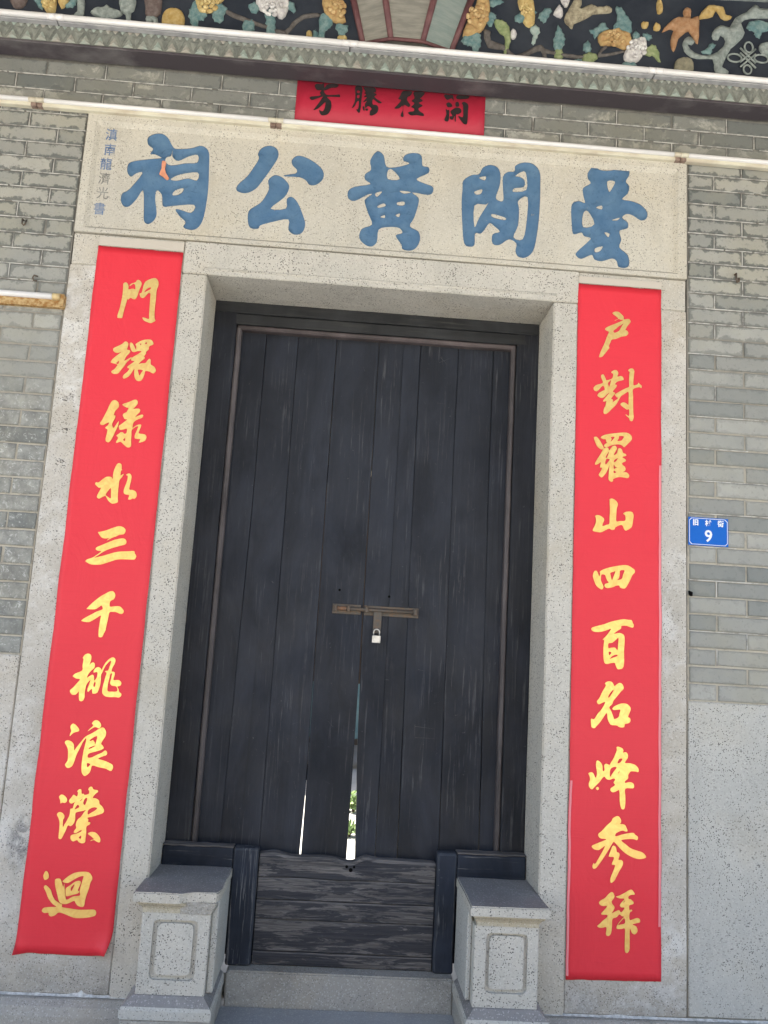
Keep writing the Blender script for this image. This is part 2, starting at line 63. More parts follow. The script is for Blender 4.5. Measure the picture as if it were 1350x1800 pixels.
'P0': "-9597,36901 -9311,37096 -9008,37124 -8746,36946 -8528,36595 -8333,36479 -7730,36568 -7376,36715 -7126,36657 -6949,36404 -6889,35738 -6836,34811 -6855,34016 -6939,33286 -7146,32909 -7439,32819 -7720,32925 -7652,33159 -7916,33398 -8123,33675 -7946,33710 -7452,33602 -7366,33971 -8319,33822 -8555,33768 -8684,33855 -8759,34309 -8988,34487 -9009,34090 -8884,33445 -8971,33111 -9192,32929 -9387,33075 -9447,33657 -9557,34436 -9786,34021 -10049,33670 -10287,33649 -10434,33899 -10409,34229 -10132,34451 -9668,35221 -9908,35199 -10130,35013 -10304,35230 -10309,35562 -10144,35724 -9672,35853 -9016,35980 -8959,36019 -9214,36129 -9428,36143 -9331,36387 -9563,36567|-8509,36395 -8479,36096 -8218,35919 -7814,36157 -7427,36273 -7413,35925 -7907,35847 -8501,35693 -8760,35849 -8718,36041 -8543,36124|-8440,35066 -8098,35296 -7352,35463 -7349,35097 -7720,35163 -8133,35027 -8343,35008|-8310,34349 -8209,34556 -7887,34684 -7929,34482 -8128,34352",
'P1': "-4870,36570 -4712,36863 -4359,36999 -4056,36844 -3992,36492 -4208,35997 -4523,35417 -4843,34917 -5256,34686 -5622,34770 -5610,35045 -5249,35469 -4998,35925 -4815,36337|-3403,36387 -3237,36601 -2947,36627 -2420,36397 -2031,36035 -2003,35643 -2273,35342 -2562,35317 -2720,35499 -3020,35630 -3635,35614 -3675,35666 -3462,35732 -3178,35813 -3154,35974 -3349,36154|-4338,35355 -4106,35627 -3815,35598 -3506,35350 -3414,35084 -3596,34637 -4129,34084 -3486,34140 -3483,34569 -3277,34704 -3005,34455 -2751,33932 -2610,33479 -2725,33083 -3040,32979 -3306,33187 -3341,33648 -4009,33474 -4495,33278 -4589,33116 -4911,33126 -5043,33423 -5046,33887 -4780,34143 -4514,34400 -4271,34968",
'P2': "-25,36694 242,37159 546,36986 686,36480 1090,36477 1560,36639 1666,36728 1403,36824 1498,37113 1935,37234 2201,37097 2260,36662 2521,36606 2535,36328 2035,36005 2375,35836 2749,35711 2762,35435 2548,35298 1885,35357 2153,35144 2169,34831 2019,34190 1858,33786 2232,33585 2324,33204 2163,32804 1880,32664 1588,32717 1541,32906 1266,33308 1548,33449 1391,33668 955,33670 529,33516 488,32971 286,32722 -6,32775 -276,33060 -194,33493 226,33723 54,34176 -119,34630 -133,34864 142,35124 -73,35066 -563,34748 -859,34839 -882,35191 -605,35412 42,35588 -188,35766 -205,36041 38,36262|770,36288 951,36344 1304,35939 792,35893|429,34600 676,34739 755,34628 469,34525|1254,34829 1543,34894 1552,34737 1297,34715|567,34103 743,34197 750,34080|1214,34238 1391,34331 1363,34172|285,35176 571,35280 367,35026|1334,35387 1811,35367 1523,35278",
'P3': "4072,36113 4426,36408 4750,36481 4901,36803 5222,36965 5554,36863 5689,36522 5666,35993 5523,35455 5691,35296 5852,35354 5819,35831 5798,36444 6010,36701 6295,36753 6328,37021 6692,37214 7104,37180 7402,36853 7460,36240 7455,34928 7365,33795 7223,33097 6909,32771 6586,32787 6457,33032 6486,33377 6157,33546 5763,33256 5456,33290 5440,33717 5742,33872 5490,34108 5284,34220 5055,33856 4900,33696 4682,33695 4679,33181 4482,33062 4236,33186 4127,33862 4036,35063 4050,35674|4757,36306 5039,36393 5005,36214|4580,35634 4900,35767 4867,35572 4666,35510|4606,34983 5090,35069 5208,35166 4830,34440 4646,33993|5389,34661 5961,34538 5925,34431 5435,34509|6343,36537 6705,36790 6836,36537 6838,35922 6286,35785 6322,35946 6728,36043 6759,36354 6549,36511|6504,35367 6906,35577 6899,34446 6762,33615 6355,33666 6540,34242 6555,35023",
'P4': "9546,36958 9747,37287 9912,37328 10081,37166 10579,37184 11075,37362 11367,37344 11395,37035 11249,36711 11401,36504 11338,36145 11093,35859 11507,35807 11922,35668 12214,35343 12175,35033 11928,34924 11596,35114 11307,35176 11103,34984 11352,34787 11355,34526 11110,34418 10988,34321 11074,33939 10997,33587 11368,33274 11438,32851 11293,32667 10967,32683 10882,32933 10677,33044 10231,32878 9904,32937 9779,33140 9336,32915 9105,33041 9126,33214 9565,33681 9724,33910 9437,33972 9312,34134 8987,34020 8900,34272 8841,35136 8915,35492 9200,35605 9448,35539 9360,35882 9353,36233 9678,36483 9551,36692|9376,35008 9579,35157 9876,34573 9388,34401|9945,35363 10190,35472 10193,35298|10421,36637 10752,36667 10672,36395 10510,36160|10652,34831 10980,34973 10899,34853|10333,34222 10538,34196 10500,34020|9936,33454 10261,33568 10142,33343 9939,33283",
"Z": "-8896,35858 -8723,35821 -8743,35528 -8672,35297 -8532,35098 -8620,35011 -8802,35153 -8955,35245 -8886,35515",
}
FR = [
('flower','yellow',"-14624,42822 -14028,42884 -13925,42022 -14149,41880 -14417,42109"),
('leaf','teal',"-15009,42689 -14613,42731 -14456,42104 -14665,42174"),
('flower','yellow',"-13938,42801 -13420,42855 -13492,42433 -13704,42182"),
('leaf','teal',"-13428,42578 -13131,42793 -13100,42520 -13238,42322 -13556,42289"),
('fretwork','greyteal',"-13112,42980 -12833,43009 -12719,42009 -13173,41761 -13270,41906 -13008,42071"),
('diamond_ornament','greyteal',"-12451,42128 -12197,42384 -11923,42458 -11815,42580 -11639,42441 -11349,42379 -11085,42177 -11310,42016 -11579,41897 -11710,41764 -11858,41868 -12192,41971"),
('fretwork','greyteal',"-11302,43076 -10620,43147 -10624,42408 -10734,42305 -10717,41756 -10877,41740 -10965,42189 -11179,42305"),
('vase','brown',"-10227,43281 -9582,43349 -9469,42619 -9593,42238 -10075,42189 -10152,42549"),
('vase_stand','greyteal',"-10073,42170 -9584,42147 -9583,41734 -9703,41722 -9771,41990 -9882,41887 -10047,41916"),
('disc_ornament','ochre',"-9403,42120 -9354,42447 -9145,42634 -8866,42700 -8612,42597 -8446,42310 -8432,41989 -8533,41768 -8808,41676 -9216,41707 -9360,41849"),
('basket','brown',"-15919,42595 -15207,42669 -15230,42208 -15444,42003 -15731,42064"),
('leaf','teal',"-8227,42840 -7897,43245 -7514,42636 -7643,42254 -7844,42233 -7843,41774 -8110,42022"),
('flower','yellow',"-8044,43509 -6784,43641 -7061,43054 -7467,43011 -7433,42644 -7749,42520 -7936,42778"),
('leaf','teal',"-8291,42649 -8223,42794 -8034,42953 -7863,42878 -7878,42599 -7974,42312 -7843,41774 -8057,41890 -8228,42240"),
('leaf','teal',"-7548,43003 -6902,43116 -6631,42820 -6744,42715 -6826,42245 -7153,42258 -7304,42565"),
('branch','brownbark',"-6825,43171 -6635,42866 -5788,42554 -4947,42298 -4110,42106 -3815,42553 -3351,42972 -2699,43113 -2646,42951 -3295,42773 -3641,42431 -3937,41986 -4089,41832 -4932,42115 -5938,42382 -6700,42674"),
('leaf','teal',"-5934,42336 -5700,42480 -5466,42430 -5416,42020 -5648,41858 -5838,41683"),
('leaf','teal',"-5792,43092 -5525,43352 -5395,43273 -5254,43055 -5480,42799"),
('leaf','teal',"-5057,43168 -4864,43328 -4697,43298 -4521,42944 -4564,42661 -4512,42204 -4496,41791 -4692,41679 -4899,41704 -4895,42165 -4965,42528"),
('flower','white',"-5463,43592 -4069,43737 -4122,42799 -4400,42660 -4634,43025 -4775,43244 -5002,42988 -5247,42962"),
('leaf','teal',"-4219,43534 -3802,43484 -3726,43026 -4027,43181"),
('flower','yellow',"-3164,42110 -2963,42177 -2890,41953 -2893,41769 -3095,41721"),
('leaf','teal',"-2894,42137 -2765,42289 -2639,42025 -2648,41793 -2855,41818"),
('leaf','teal',"-2611,43048 -2111,43006 -2048,42687 -2156,42444 -2349,42239 -2349,41639 -2484,41810 -2623,42026"),
('flower','orange',"-2600,44078 -1855,44156 -1676,43330 -1475,42792 -1925,42699 -2402,43022"),
('leaf','teal',"-1922,42653 -1381,42615 -1439,42239 -1633,42034 -1815,42293"),
('flower','yellow',"-1797,42017 -1598,42130 -1403,42057 -1415,41871 -1741,41792"),
('flower','orange',"4337,44803 4725,44653 4837,43907 4575,43034 4087,42611 3667,42615 3809,43238 4121,43834"),
('leaf','teal',"4732,44464 5024,44589 5409,44534 5286,44389 4869,44194"),
('leaf','teal',"4795,43903 5008,43878 5139,43750 5023,43455 4906,43209 4687,43421"),
('leaf','teal',"3669,42569 3997,42742 4414,42831 4496,42466 4443,42089 4210,41630 4106,42148 3937,42177 3680,42291"),
('branch','brownbark',"4575,43034 4914,42975 4930,42556 5611,42345 6046,41924 6708,42315 7166,42566 7340,42378 7978,42256 8827,42200 9506,42221 8830,42033 7983,42070 7431,42154 7485,41695 7268,41906 7175,42250 6799,42091 6222,41691 5926,41726 5449,42143 4818,42173"),
('leaf','green',"5022,43502 5399,43588 5660,43379 5801,42971 5777,42408 5625,41928 5521,42011 5558,42666 5250,43009"),
('flower','white',"5798,43065 5965,43129 6072,42952 5978,42709 5808,42738"),
('flower','yellow',"6078,44889 6631,44947 6820,44301 6842,43547 6594,43333 6331,43589 6402,44068 6141,44231"),
('leaf','teal',"5920,43735 6231,44098 6738,44198 6928,44123 6663,43859 6416,43598 6078,43563"),
('leaf','palegreen',"6639,43244 6886,43504 7105,43244 6987,42904 6871,42537 6742,42599 6790,42978"),
('leaf','teal',"7001,43941 7287,44368 7604,44334 7468,43989 7307,43642 7133,43765"),
('flower','white',"7678,44105 7799,44402 7923,44557 8030,44378 8120,44198 8023,43951"),
('flower','white',"7956,44990 8384,45034 8349,44649 8181,44518"),
('bird','beige',"8191,44063 8314,44313 8477,44662 8642,44966 8897,45136 8931,44709 8867,44465 9376,44775 9636,44639 10193,44745 10325,44520 10069,44398 9470,44289 9048,43961 8625,43729 8546,43466 8372,43609 8198,43780"),
('leaf','teal',"7762,42421 7725,42885 7850,43367 7903,43608 8124,43254 8234,42936 8158,42554 7976,42330"),
('leaf','green',"7765,42309 8102,42408 8150,42133 8088,41913 7859,41918"),
('leaf','teal',"9031,42641 9254,42964 9413,42679 9375,42413 9120,42416"),
('leaf','green',"9015,42126 9333,42391 9718,42242 9470,41845 9131,41830"),
('leaf','teal',"8663,41904 8848,42016 9018,41968 8922,41679 8752,41700"),
('branch','brownbark',"9675,42284 10007,42786 10137,42705 9844,42348 10863,42637 10907,42547 9846,42199"),
('flower','orange',"9703,43178 9828,43379 10082,43546 10594,43627 11110,43490 11218,43048 11033,42748 10863,42665 10433,42828 9837,42769"),
('leaf','teal',"9296,43467 9568,43589 9904,43935 10183,43604 9827,43398 9576,43099 9487,43297"),
('leaf','teal',"10379,43718 10587,44214 10477,44755 10753,44755 10972,44396 11208,44087 11179,43497 10680,43607"),
('flower','white',"10866,42356 11033,42748 11456,43261 11712,43352 11868,43255 11904,42929 11677,42343 11423,42084 10997,42070"),
('leaf','teal',"10802,42023 11381,42080 11425,41898 11129,41710 10873,41750"),
('leaf','green',"11786,42710 12144,43047 12402,42885 12533,42241 12362,42317 12232,42492 11976,42466"),
('leaf','teal',"11266,43336 11409,43709 11626,43372 11456,43213"),
('leaf','teal',"11711,43522 11925,43610 12158,43445 12013,43270 11799,43295"),
('flower','ochre',"11664,44086 11835,44170 11982,44090 11924,43856 11709,43835"),
('flower','ochre',"12267,44100 12526,44032 12484,43790 12225,43792"),
('flower','ochre',"12348,45159 12477,45365 12626,45092 12610,44707 12394,44637"),
('bird','rust',"12588,43706 12914,44214 13346,44544 13623,44525 13563,44786 13650,45025 13823,45043 13936,44892 13909,44506 14257,44685 14281,44020 14253,43400 14166,43325 13822,43878 13562,43681 13346,43451 13243,43063 13132,42788 13002,43133 13045,43610 13130,43856 12915,43881"),
('butterfly_wing','ochre',"14257,44590 14651,45225 15087,45299 15436,45210 15520,44834 15825,44827 15605,44613 15301,44697 15085,45058 14927,44735 14517,44597"),
('scroll','greyteal',"13562,43331 13735,43566 13908,43583 14088,43384 13950,43209 13778,43258 13880,42957 14379,42724 14897,42823 15315,43176 15508,43574 15294,43837 15162,43587 14920,43610 14904,43940 15167,44253 15428,44327 15688,44258 15955,44764 16483,45106 16883,45533 17100,45362 17890,45347 17882,44961 16742,44844 16214,44551 16382,44043 16116,43588 15765,43221 15501,42723 15324,42235 15453,42154 15624,42031 15493,41784 15192,41801 14979,42108 14913,42617 14207,42547 13734,42735 13571,43049"),
('leaf','teal',"16519,44534 17003,44775 17875,44576 17696,44367 17212,44174 17077,43875 16861,43996 16820,44182 16559,44251"),
('leaf','teal',"14380,42894 14640,43108 14814,43391 15056,43320 14899,43087 14811,42842"),
('scroll','greyteal',"17858,43668 17247,43635 17027,43442 17109,43166 17324,42998 17843,42861"),
('disc_ornament','greygold',"13159,42022 13218,42309 13390,42494 13648,42558 13906,42517 14034,42249 13990,41824 13604,41739 13193,41727"),
]

def loops_of(s):
    return [[(int(a) / 10000., int(b) / 10000.) for a, b in (p.split(',') for p in l.split())] for l in s.split('|')]

def smooth(l, n=3):
    o = []; N = len(l)
    for i in range(N):
        p0, p1, p2, p3 = l[i - 1], l[i], l[(i + 1) % N], l[(i + 2) % N]
        for k in range(n):
            t = k / n
            o.append(tuple(.5 * (2 * p1[j] + (p2[j] - p0[j]) * t + (2 * p0[j] - 5 * p1[j] + 4 * p2[j] - p3[j]) * t * t
                     + (3 * p1[j] - p0[j] - 3 * p2[j] + p3[j]) * t ** 3) for j in (0, 1)))
    return o

def inside(x, y, loops):
    c = False
    for l in loops:
        j = len(l) - 1
        for i in range(len(l)):
            a, b = l[i], l[j]
            if (a[1] > y) != (b[1] > y) and x < (b[0] - a[0]) * (y - a[1]) / (b[1] - a[1]) + a[0]:
                c = not c
            j = i
    return c

def fill(loops, extra=()):
    vs = []; es = []
    for l in loops:
        n = len(vs); vs += [Vector(p) for p in l]
        es += [(n + i, n + (i + 1) % len(l)) for i in range(len(l))]
    vs += [Vector(p) for p in extra]
    v, e, f, *_ = delaunay_2d_cdt(vs, es, [], 0, 1e-6)
    keep = []
    for t in f:
        cx = sum(v[i][0] for i in t) / len(t); cy = sum(v[i][1] for i in t) / len(t)
        if inside(cx, cy, loops): keep.append(tuple(t))
    return v, keep

# ------------------------------------------------------------------ materials
def mat(name, rough=.8, spec=.3):
    m = bpy.data.materials.new(name); m.use_nodes = True
    b = m.node_tree.nodes['Principled BSDF']
    b.inputs['Roughness'].default_value = rough; b.inputs['Specular IOR Level'].default_value = spec
    return m, m.node_tree, b

class N:
    """small node-graph helper"""
    def __init__(s, nt): s.nt = nt
    def add(s, t, **k):
        n = s.nt.nodes.new(t)
        for a, v in k.items(): setattr(n, a, v)
        return n
    def set(s, n, i, v):
        if hasattr(v, 'is_output') or hasattr(v, 'links'): s.nt.links.new(v, n.inputs[i])
        else: n.inputs[i].default_value = v
    def pos(s, scale=(1, 1, 1), kind='world', rnd=0):
        if kind == 'world': o = s.add('ShaderNodeNewGeometry').outputs['Position']
        else: o = s.add('ShaderNodeTexCoord').outputs['Object']
        if rnd:
            oi = s.add('ShaderNodeObjectInfo'); mu = s.add('ShaderNodeVectorMath', operation='SCALE')
            mu.inputs[0].default_value = (13, 7, 19); s.nt.links.new(oi.outputs['Random'], mu.inputs['Scale'])
            ad = s.add('ShaderNodeVectorMath', operation='ADD'); s.nt.links.new(o, ad.inputs[0]); s.nt.links.new(mu.outputs[0], ad.inputs[1]); o = ad.outputs[0]
        mp = s.add('ShaderNodeMapping'); s.nt.links.new(o, mp.inputs[0]); mp.inputs['Scale'].default_value = scale
        return mp.outputs[0]
    def noise(s, vec, scale, detail=4, rough=.55, dist=0):
        n = s.add('ShaderNodeTexNoise'); s.nt.links.new(vec, n.inputs['Vector'])
        n.inputs['Scale'].default_value = scale; n.inputs['Detail'].default_value = detail
        n.inputs['Roughness'].default_value = rough; n.inputs['Distortion'].default_value = dist
        return n.outputs[0]
    def ramp(s, f, a, b, lo=0., hi=1.):
        n = s.add('ShaderNodeMapRange'); s.set(n, 0, f); n.inputs[1].default_value = a; n.inputs[2].default_value = b
        n.inputs[3].default_value = lo; n.inputs[4].default_value = hi; return n.outputs[0]
    def math(s, op, a, b=0.):
        n = s.add('ShaderNodeMath', operation=op); s.set(n, 0, a); s.set(n, 1, b); return n.outputs[0]
    def mix(s, f, a, b):
        n = s.add('ShaderNodeMix', data_type='RGBA')
        s.set(n, 0, f)
        for i, v in ((6, a), (7, b)):
            if isinstance(v, tuple): n.inputs[i].default_value = (*v, 1) if len(v) == 3 else v
            else: s.nt.links.new(v, n.inputs[i])
        return n.outputs[2]
    def sep(s, v):
        n = s.add('ShaderNodeSeparateXYZ'); s.nt.links.new(v, n.inputs[0]); return n.outputs
    def bump(s, h, dist, strength=1., prev=None):
        n = s.add('ShaderNodeBump'); s.nt.links.new(h, n.inputs['Height']); n.inputs['Distance'].default_value = dist
        n.inputs['Strength'].default_value = strength
        if prev is not None: s.nt.links.new(prev, n.inputs['Normal'])
        return n.outputs[0]

def granite(name, a, b, spk=.6, foot=.0, stain=(.42, .33, .19), stain_amt=.5, lime=0., dirt=.3, rough=.85):
    m, nt, bs = mat(name, rough, .25); g = N(nt)
    p = g.pos(rnd=1); w = g.pos()
    c = g.mix(g.ramp(g.noise(p, 3.5, 5), .35, .65), a, b)
    c = g.mix(g.ramp(g.noise(p, 75, 3, .7), .3, .7, 0, .22), c, tuple(x * 1.25 for x in a))
    c = g.mix(g.ramp(g.noise(p, 1.7, 6, .65), .5, .72, 0, stain_amt), c, stain)
    d = g.noise(p, 5, 8, .7, .6)
    c = g.mix(g.ramp(d, .55, .72, 0, dirt), c, tuple(x * .45 for x in a))
    c = g.mix(g.ramp(g.noise(g.pos((9, 9, .9), rnd=1), 1, 5, .6), .52, .75, 0, .22), c, tuple(x * .55 for x in a))
    c = g.mix(g.ramp(g.noise(p, 4.5, 7, .7, .3), .56, .7, 0, .35), c, tuple(min(.75, x * 1.25) for x in b))
    if lime:
        l = g.math('MULTIPLY', g.ramp(g.noise(w, 9, 8, .72, .4), .47, .6), g.ramp(g.noise(w, 1.4, 2), .4, .6, .1, lime))
        c = g.mix(l, c, (.70, .69, .66))
    if foot:
        z_ = g.sep(w)
        fm = g.math('MULTIPLY', g.ramp(z_[2], .46, .28), g.ramp(g.noise(w, 7, 7, .7, .4), .35, .6, .25, 1))
        c = g.mix(g.math('MULTIPLY', fm, foot), c, (.21, .20, .175))
        dx = g.math('SUBTRACT', z_[0], -1.135); dz = g.math('SUBTRACT', z_[2], .80)
        rr = g.math('ADD', g.math('MULTIPLY', dx, dx), g.math('MULTIPLY', g.math('MULTIPLY', dz, dz), .35))
        sm = g.math('MULTIPLY', g.ramp(rr, .0042, .0004), g.ramp(g.noise(w, 24, 7, .75, .5), .42, .56))
        c = g.mix(g.math('MULTIPLY', sm, .75), c, (.16, .16, .165))
    # mica and feldspar grains
    v = g.add('ShaderNodeTexVoronoi'); nt.links.new(g.noise_vec(p) if hasattr(g, 'noise_vec') else p, v.inputs['Vector']); v.inputs['Scale'].default_value = 255
    v.inputs['Randomness'].default_value = 1
    sc = g.sep(v.outputs['Color'])
    gm = g.math('MULTIPLY', g.ramp(sc[0], .86, .90), g.ramp(v.outputs['Distance'], .75, .45))
    dens = g.ramp(g.noise(p, 14, 3), .35, .6, .25, 1)
    c = g.mix(g.math('MULTIPLY', g.math('MULTIPLY', gm, dens), spk), c, (.055, .052, .05))
    fn = g.ramp(g.noise(p, 310, 2, .6), .66, .70)
    c = g.mix(g.math('MULTIPLY', g.math('MULTIPLY', fn, dens), spk * .8), c, (.09, .085, .08))
    wm = g.ramp(sc[1], .9, .92, 0, .25)
    c = g.mix(wm, c, (.8, .78, .74))
    nt.links.new(c, bs.inputs['Base Color'])
    n = g.bump(g.noise(p, 160, 3, .7), .002, .55)
    n = g.bump(g.noise(p, 22, 6, .6), .006, .5, n)
    nt.links.new(n, bs.inputs['Normal'])
    return m

M = {}
M['granite'] = granite('granite_cream', (.49, .47, .415), (.55, .52, .455), 1.0, stain_amt=.35, dirt=.2)
M['granite_lime'] = granite('granite_limewashed', (.46, .43, .375), (.52, .485, .425), .8, stain_amt=.35, lime=.65, dirt=.3, foot=.7)
M['granite_grey'] = granite('granite_grey', (.44, .435, .40), (.50, .49, .445), .9, stain_amt=.3, dirt=.25)
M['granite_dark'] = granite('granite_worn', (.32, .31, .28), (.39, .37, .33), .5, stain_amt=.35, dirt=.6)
M['plaque'] = granite('granite_plaque', (.50, .475, .41), (.56, .53, .45), .7, stain=(.5, .42, .27), stain_amt=.4, dirt=.16)

def edge_mask(g, half, k=1.):
    """0 at the middle of a brick face, 1 at its rim, frayed by noise"""
    o = g.sep(g.pos(kind='obj')); return o

def brick_mat():
    m, nt, bs = mat('grey_brick', .9, .2); g = N(nt)
    p = g.pos(rnd=1); w = g.pos(); ws = g.sep(w)
    oi = g.add('ShaderNodeObjectInfo').outputs['Random']
    cA = g.mix(g.ramp(oi, 0, 1), (.29, .292, .268), (.385, .383, .345))
    r2 = g.math('FRACT', g.math('MULTIPLY', oi, 17.3))
    cA = g.mix(g.ramp(r2, .68, 1, 0, .8), cA, (.19, .205, .195))
    cA = g.mix(g.ramp(g.math('FRACT', g.math('MULTIPLY', oi, 41.7)), .72, 1, 0, .6), cA, (.46, .45, .40))
    cA = g.mix(g.ramp(g.noise(p, 8, 6, .65), .4, .7, 0, .3), cA, (.2, .21, .2))
    cA = g.mix(g.ramp(g.noise(w, 2.2, 5), .45, .7, 0, .5), cA, (.37, .345, .25))
    cA = g.mix(g.ramp(g.noise(p, 55, 4, .7), .58, .68, 0, .35), cA, (.15, .155, .15))
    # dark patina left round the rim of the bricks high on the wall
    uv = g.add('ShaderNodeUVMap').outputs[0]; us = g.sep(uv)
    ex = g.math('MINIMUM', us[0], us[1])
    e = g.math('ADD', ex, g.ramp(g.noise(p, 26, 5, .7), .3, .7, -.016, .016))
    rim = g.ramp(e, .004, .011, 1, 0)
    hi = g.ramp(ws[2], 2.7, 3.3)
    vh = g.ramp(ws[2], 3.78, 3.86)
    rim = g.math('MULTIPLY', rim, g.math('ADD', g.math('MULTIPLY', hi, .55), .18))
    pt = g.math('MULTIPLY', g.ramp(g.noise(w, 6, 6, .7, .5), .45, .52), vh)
    pt = g.math('MAXIMUM', pt, g.math('MULTIPLY', g.ramp(ws[2], 3.868, 3.88), g.ramp(g.noise(w, 9, 6, .7, .5), .38, .46)))  # top courses darkened further by height, in noisy patches
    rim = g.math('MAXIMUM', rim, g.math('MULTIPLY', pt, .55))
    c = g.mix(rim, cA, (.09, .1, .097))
    # salt bloom low on the left
    lf = g.math('MULTIPLY', g.ramp(ws[0], -1.25, -1.2, 1, 0), g.math('MULTIPLY', g.ramp(ws[2], 2.62, 2.45), g.ramp(ws[2], 1.3, 1.5, .7, 1)))
    dk = g.ramp(g.noise(w, 16, 7, .7), .4, .62)
    c = g.mix(g.math('MULTIPLY', lf, g.math('MULTIPLY', dk, .55)), c, (.12, .12, .115))
    bl = g.ramp(g.noise(w, 48, 8, .78, 1.2), .55, .63)
    c = g.mix(g.math('MULTIPLY', lf, g.math('MULTIPLY', bl, .8)), c, (.6, .6, .57))
    nt.links.new(c, bs.inputs['Base Color'])
    n = g.bump(g.noise(p, 90, 4, .7), .0018, .6)
    n = g.bump(g.noise(p, 18, 6, .65), .006, .6, n)
    nt.links.new(n, bs.inputs['Normal'])
    return m
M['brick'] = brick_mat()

def simple(name, col, col2=None, scale=20, rough=.8, spec=.3, bump=.002, metal=0, stretch=(1, 1, 1), thr=(.4, .65), kind='world', bscale=60):
    m, nt, bs = mat(name, rough, spec); g = N(nt)
    p = g.pos(stretch, kind, 1)
    c2 = col2 or tuple(x * .7 for x in col)
    c = g.mix(g.ramp(g.noise(p, scale, 6, .62), *thr), col, c2)
    nt.links.new(c, bs.inputs['Base Color'])
    bs.inputs['Metallic'].default_value = metal
    if bump: nt.links.new(g.bump(g.noise(p, bscale, 5, .65), bump, .6), bs.inputs['Normal'])
    return m

def mortar_mat():
    m, nt, bs = mat('mortar', .95, .1); g = N(nt); w = g.pos(); s = g.sep(w)
    c = g.mix(g.ramp(g.noise(w, 14, 6, .7), .4, .65), (.17, .165, .15), (.26, .25, .22))
    lo = g.ramp(s[2], 3.25, 2.2)
    lm = g.math('MULTIPLY', lo, g.ramp(g.noise(w, 11, 5, .7), .3, .5, .25, 1))
    c = g.mix(lm, c, (.47, .43, .35))
    nt.links.new(c, bs.inputs['Base Color'])
    nt.links.new(g.bump(g.noise(w, 70, 5, .7), .006, 1), bs.inputs['Normal'])
    return m
M['mortar'] = mortar_mat()
M['pointing'] = simple('lime_pointing', (.62, .61, .57), (.28, .27, .25), 22, .9, .1, .001, thr=(.45, .6))

def paper_mat(name, col, fade):
    m, nt, bs = mat(name, .5, .35); g = N(nt); w = g.pos()
    c = g.mix(g.ramp(g.noise(w, 2.2, 3), .35, .7, 0, .5), col, fade)
    c = g.mix(g.ramp(g.noise(g.pos((6, 6, 260)), 1, 2), .45, .7, 0, .10), c, tuple(x * .75 for x in col))
    nt.links.new(c, bs.inputs['Base Color'])
    n = g.bump(g.noise(g.pos((1, 1, .6)), 7, 4, .55, .9), .014, .45)
    v = g.add('ShaderNodeTexVoronoi', feature='DISTANCE_TO_EDGE'); nt.links.new(g.pos((1.2, 1, 2.1)), v.inputs['Vector']); v.inputs['Scale'].default_value = 3.1
    cr_ = g.math('MULTIPLY', g.ramp(v.outputs[0], 0, .02, 1, 0), g.ramp(g.noise(w, 3, 3), .45, .6))
    n = g.bump(cr_, .0012, .22, n)
    nt.links.new(g.bump(g.noise(w, 300, 2), .0006, .3, n), bs.inputs['Normal'])
    return m
M['red'] = paper_mat('red_paper', (.74, .032, .050), (.77, .042, .060))
M['crimson'] = paper_mat('crimson_paper', (.44, .022, .050), (.46, .030, .060))
M['pink'] = paper_mat('faded_pink_paper', (.8, .22, .25), (.8, .3, .32))
M['oldpaper'] = paper_mat('old_paper', (.55, .50, .42), (.6, .55, .48))

def gold_mat():
    m, nt, bs = mat('gold_paint', .40, .5); g = N(nt); w = g.pos()
    c = g.mix(g.ramp(g.noise(g.pos((1, 1, 1)), 30, 5, .6, 1.5), .35, .65), (.92, .66, .22), (.85, .52, .16))
    nt.links.new(c, bs.inputs['Base Color']); bs.inputs['Metallic'].default_value = .84
    nt.links.new(g.bump(g.noise(g.pos((1, 1, .3)), 90, 3, .6, 1), .001, .5), bs.inputs['Normal'])
    return m
M['gold'] = gold_mat()
M['edgebrown'] = simple('dark_brown_edge', (.13, .10, .075), (.3, .27, .22), 45, .9, .2, .001, thr=(.4, .6))  # dark brown for the letter cut walls and the plaque joint
M['ink'] = simple('black_ink', (.018, .015, .015), (.03, .02, .022), 60, .5, .4, 0)
def blue_mat():
    m, nt, bs = mat('blue_letter_paint', .75, .25); g = N(nt); w = g.pos()
    c = g.mix(g.ramp(g.noise(w, 11, 6, .65), .35, .65), (.072, .155, .275), (.11, .205, .32))
    c = g.mix(g.ramp(g.noise(w, 60, 5, .7), .56, .68, 0, .5), c, (.05, .11, .21))
    c = g.mix(g.ramp(g.noise(w, 34, 7, .75, .6), .665, .69), c, (.36, .30, .22))
    nt.links.new(c, bs.inputs['Base Color']); nt.links.new(g.bump(g.noise(w, 120, 5, .7), .002, .7), bs.inputs['Normal']); return m
M['blue'] = blue_mat()
M['salmon'] = simple('salmon_undercoat', (.75, .33, .2), (.6, .25, .15), 30, .8, .2, .001)
M['inscription'] = simple('faded_blue_ink', (.12, .19, .34), (.25, .3, .38), 30, .8, .2, 0)
M['inscription_grey'] = simple('faded_grey_ink', (.2, .2, .19), (.32, .32, .3), 30, .8, .2, 0)

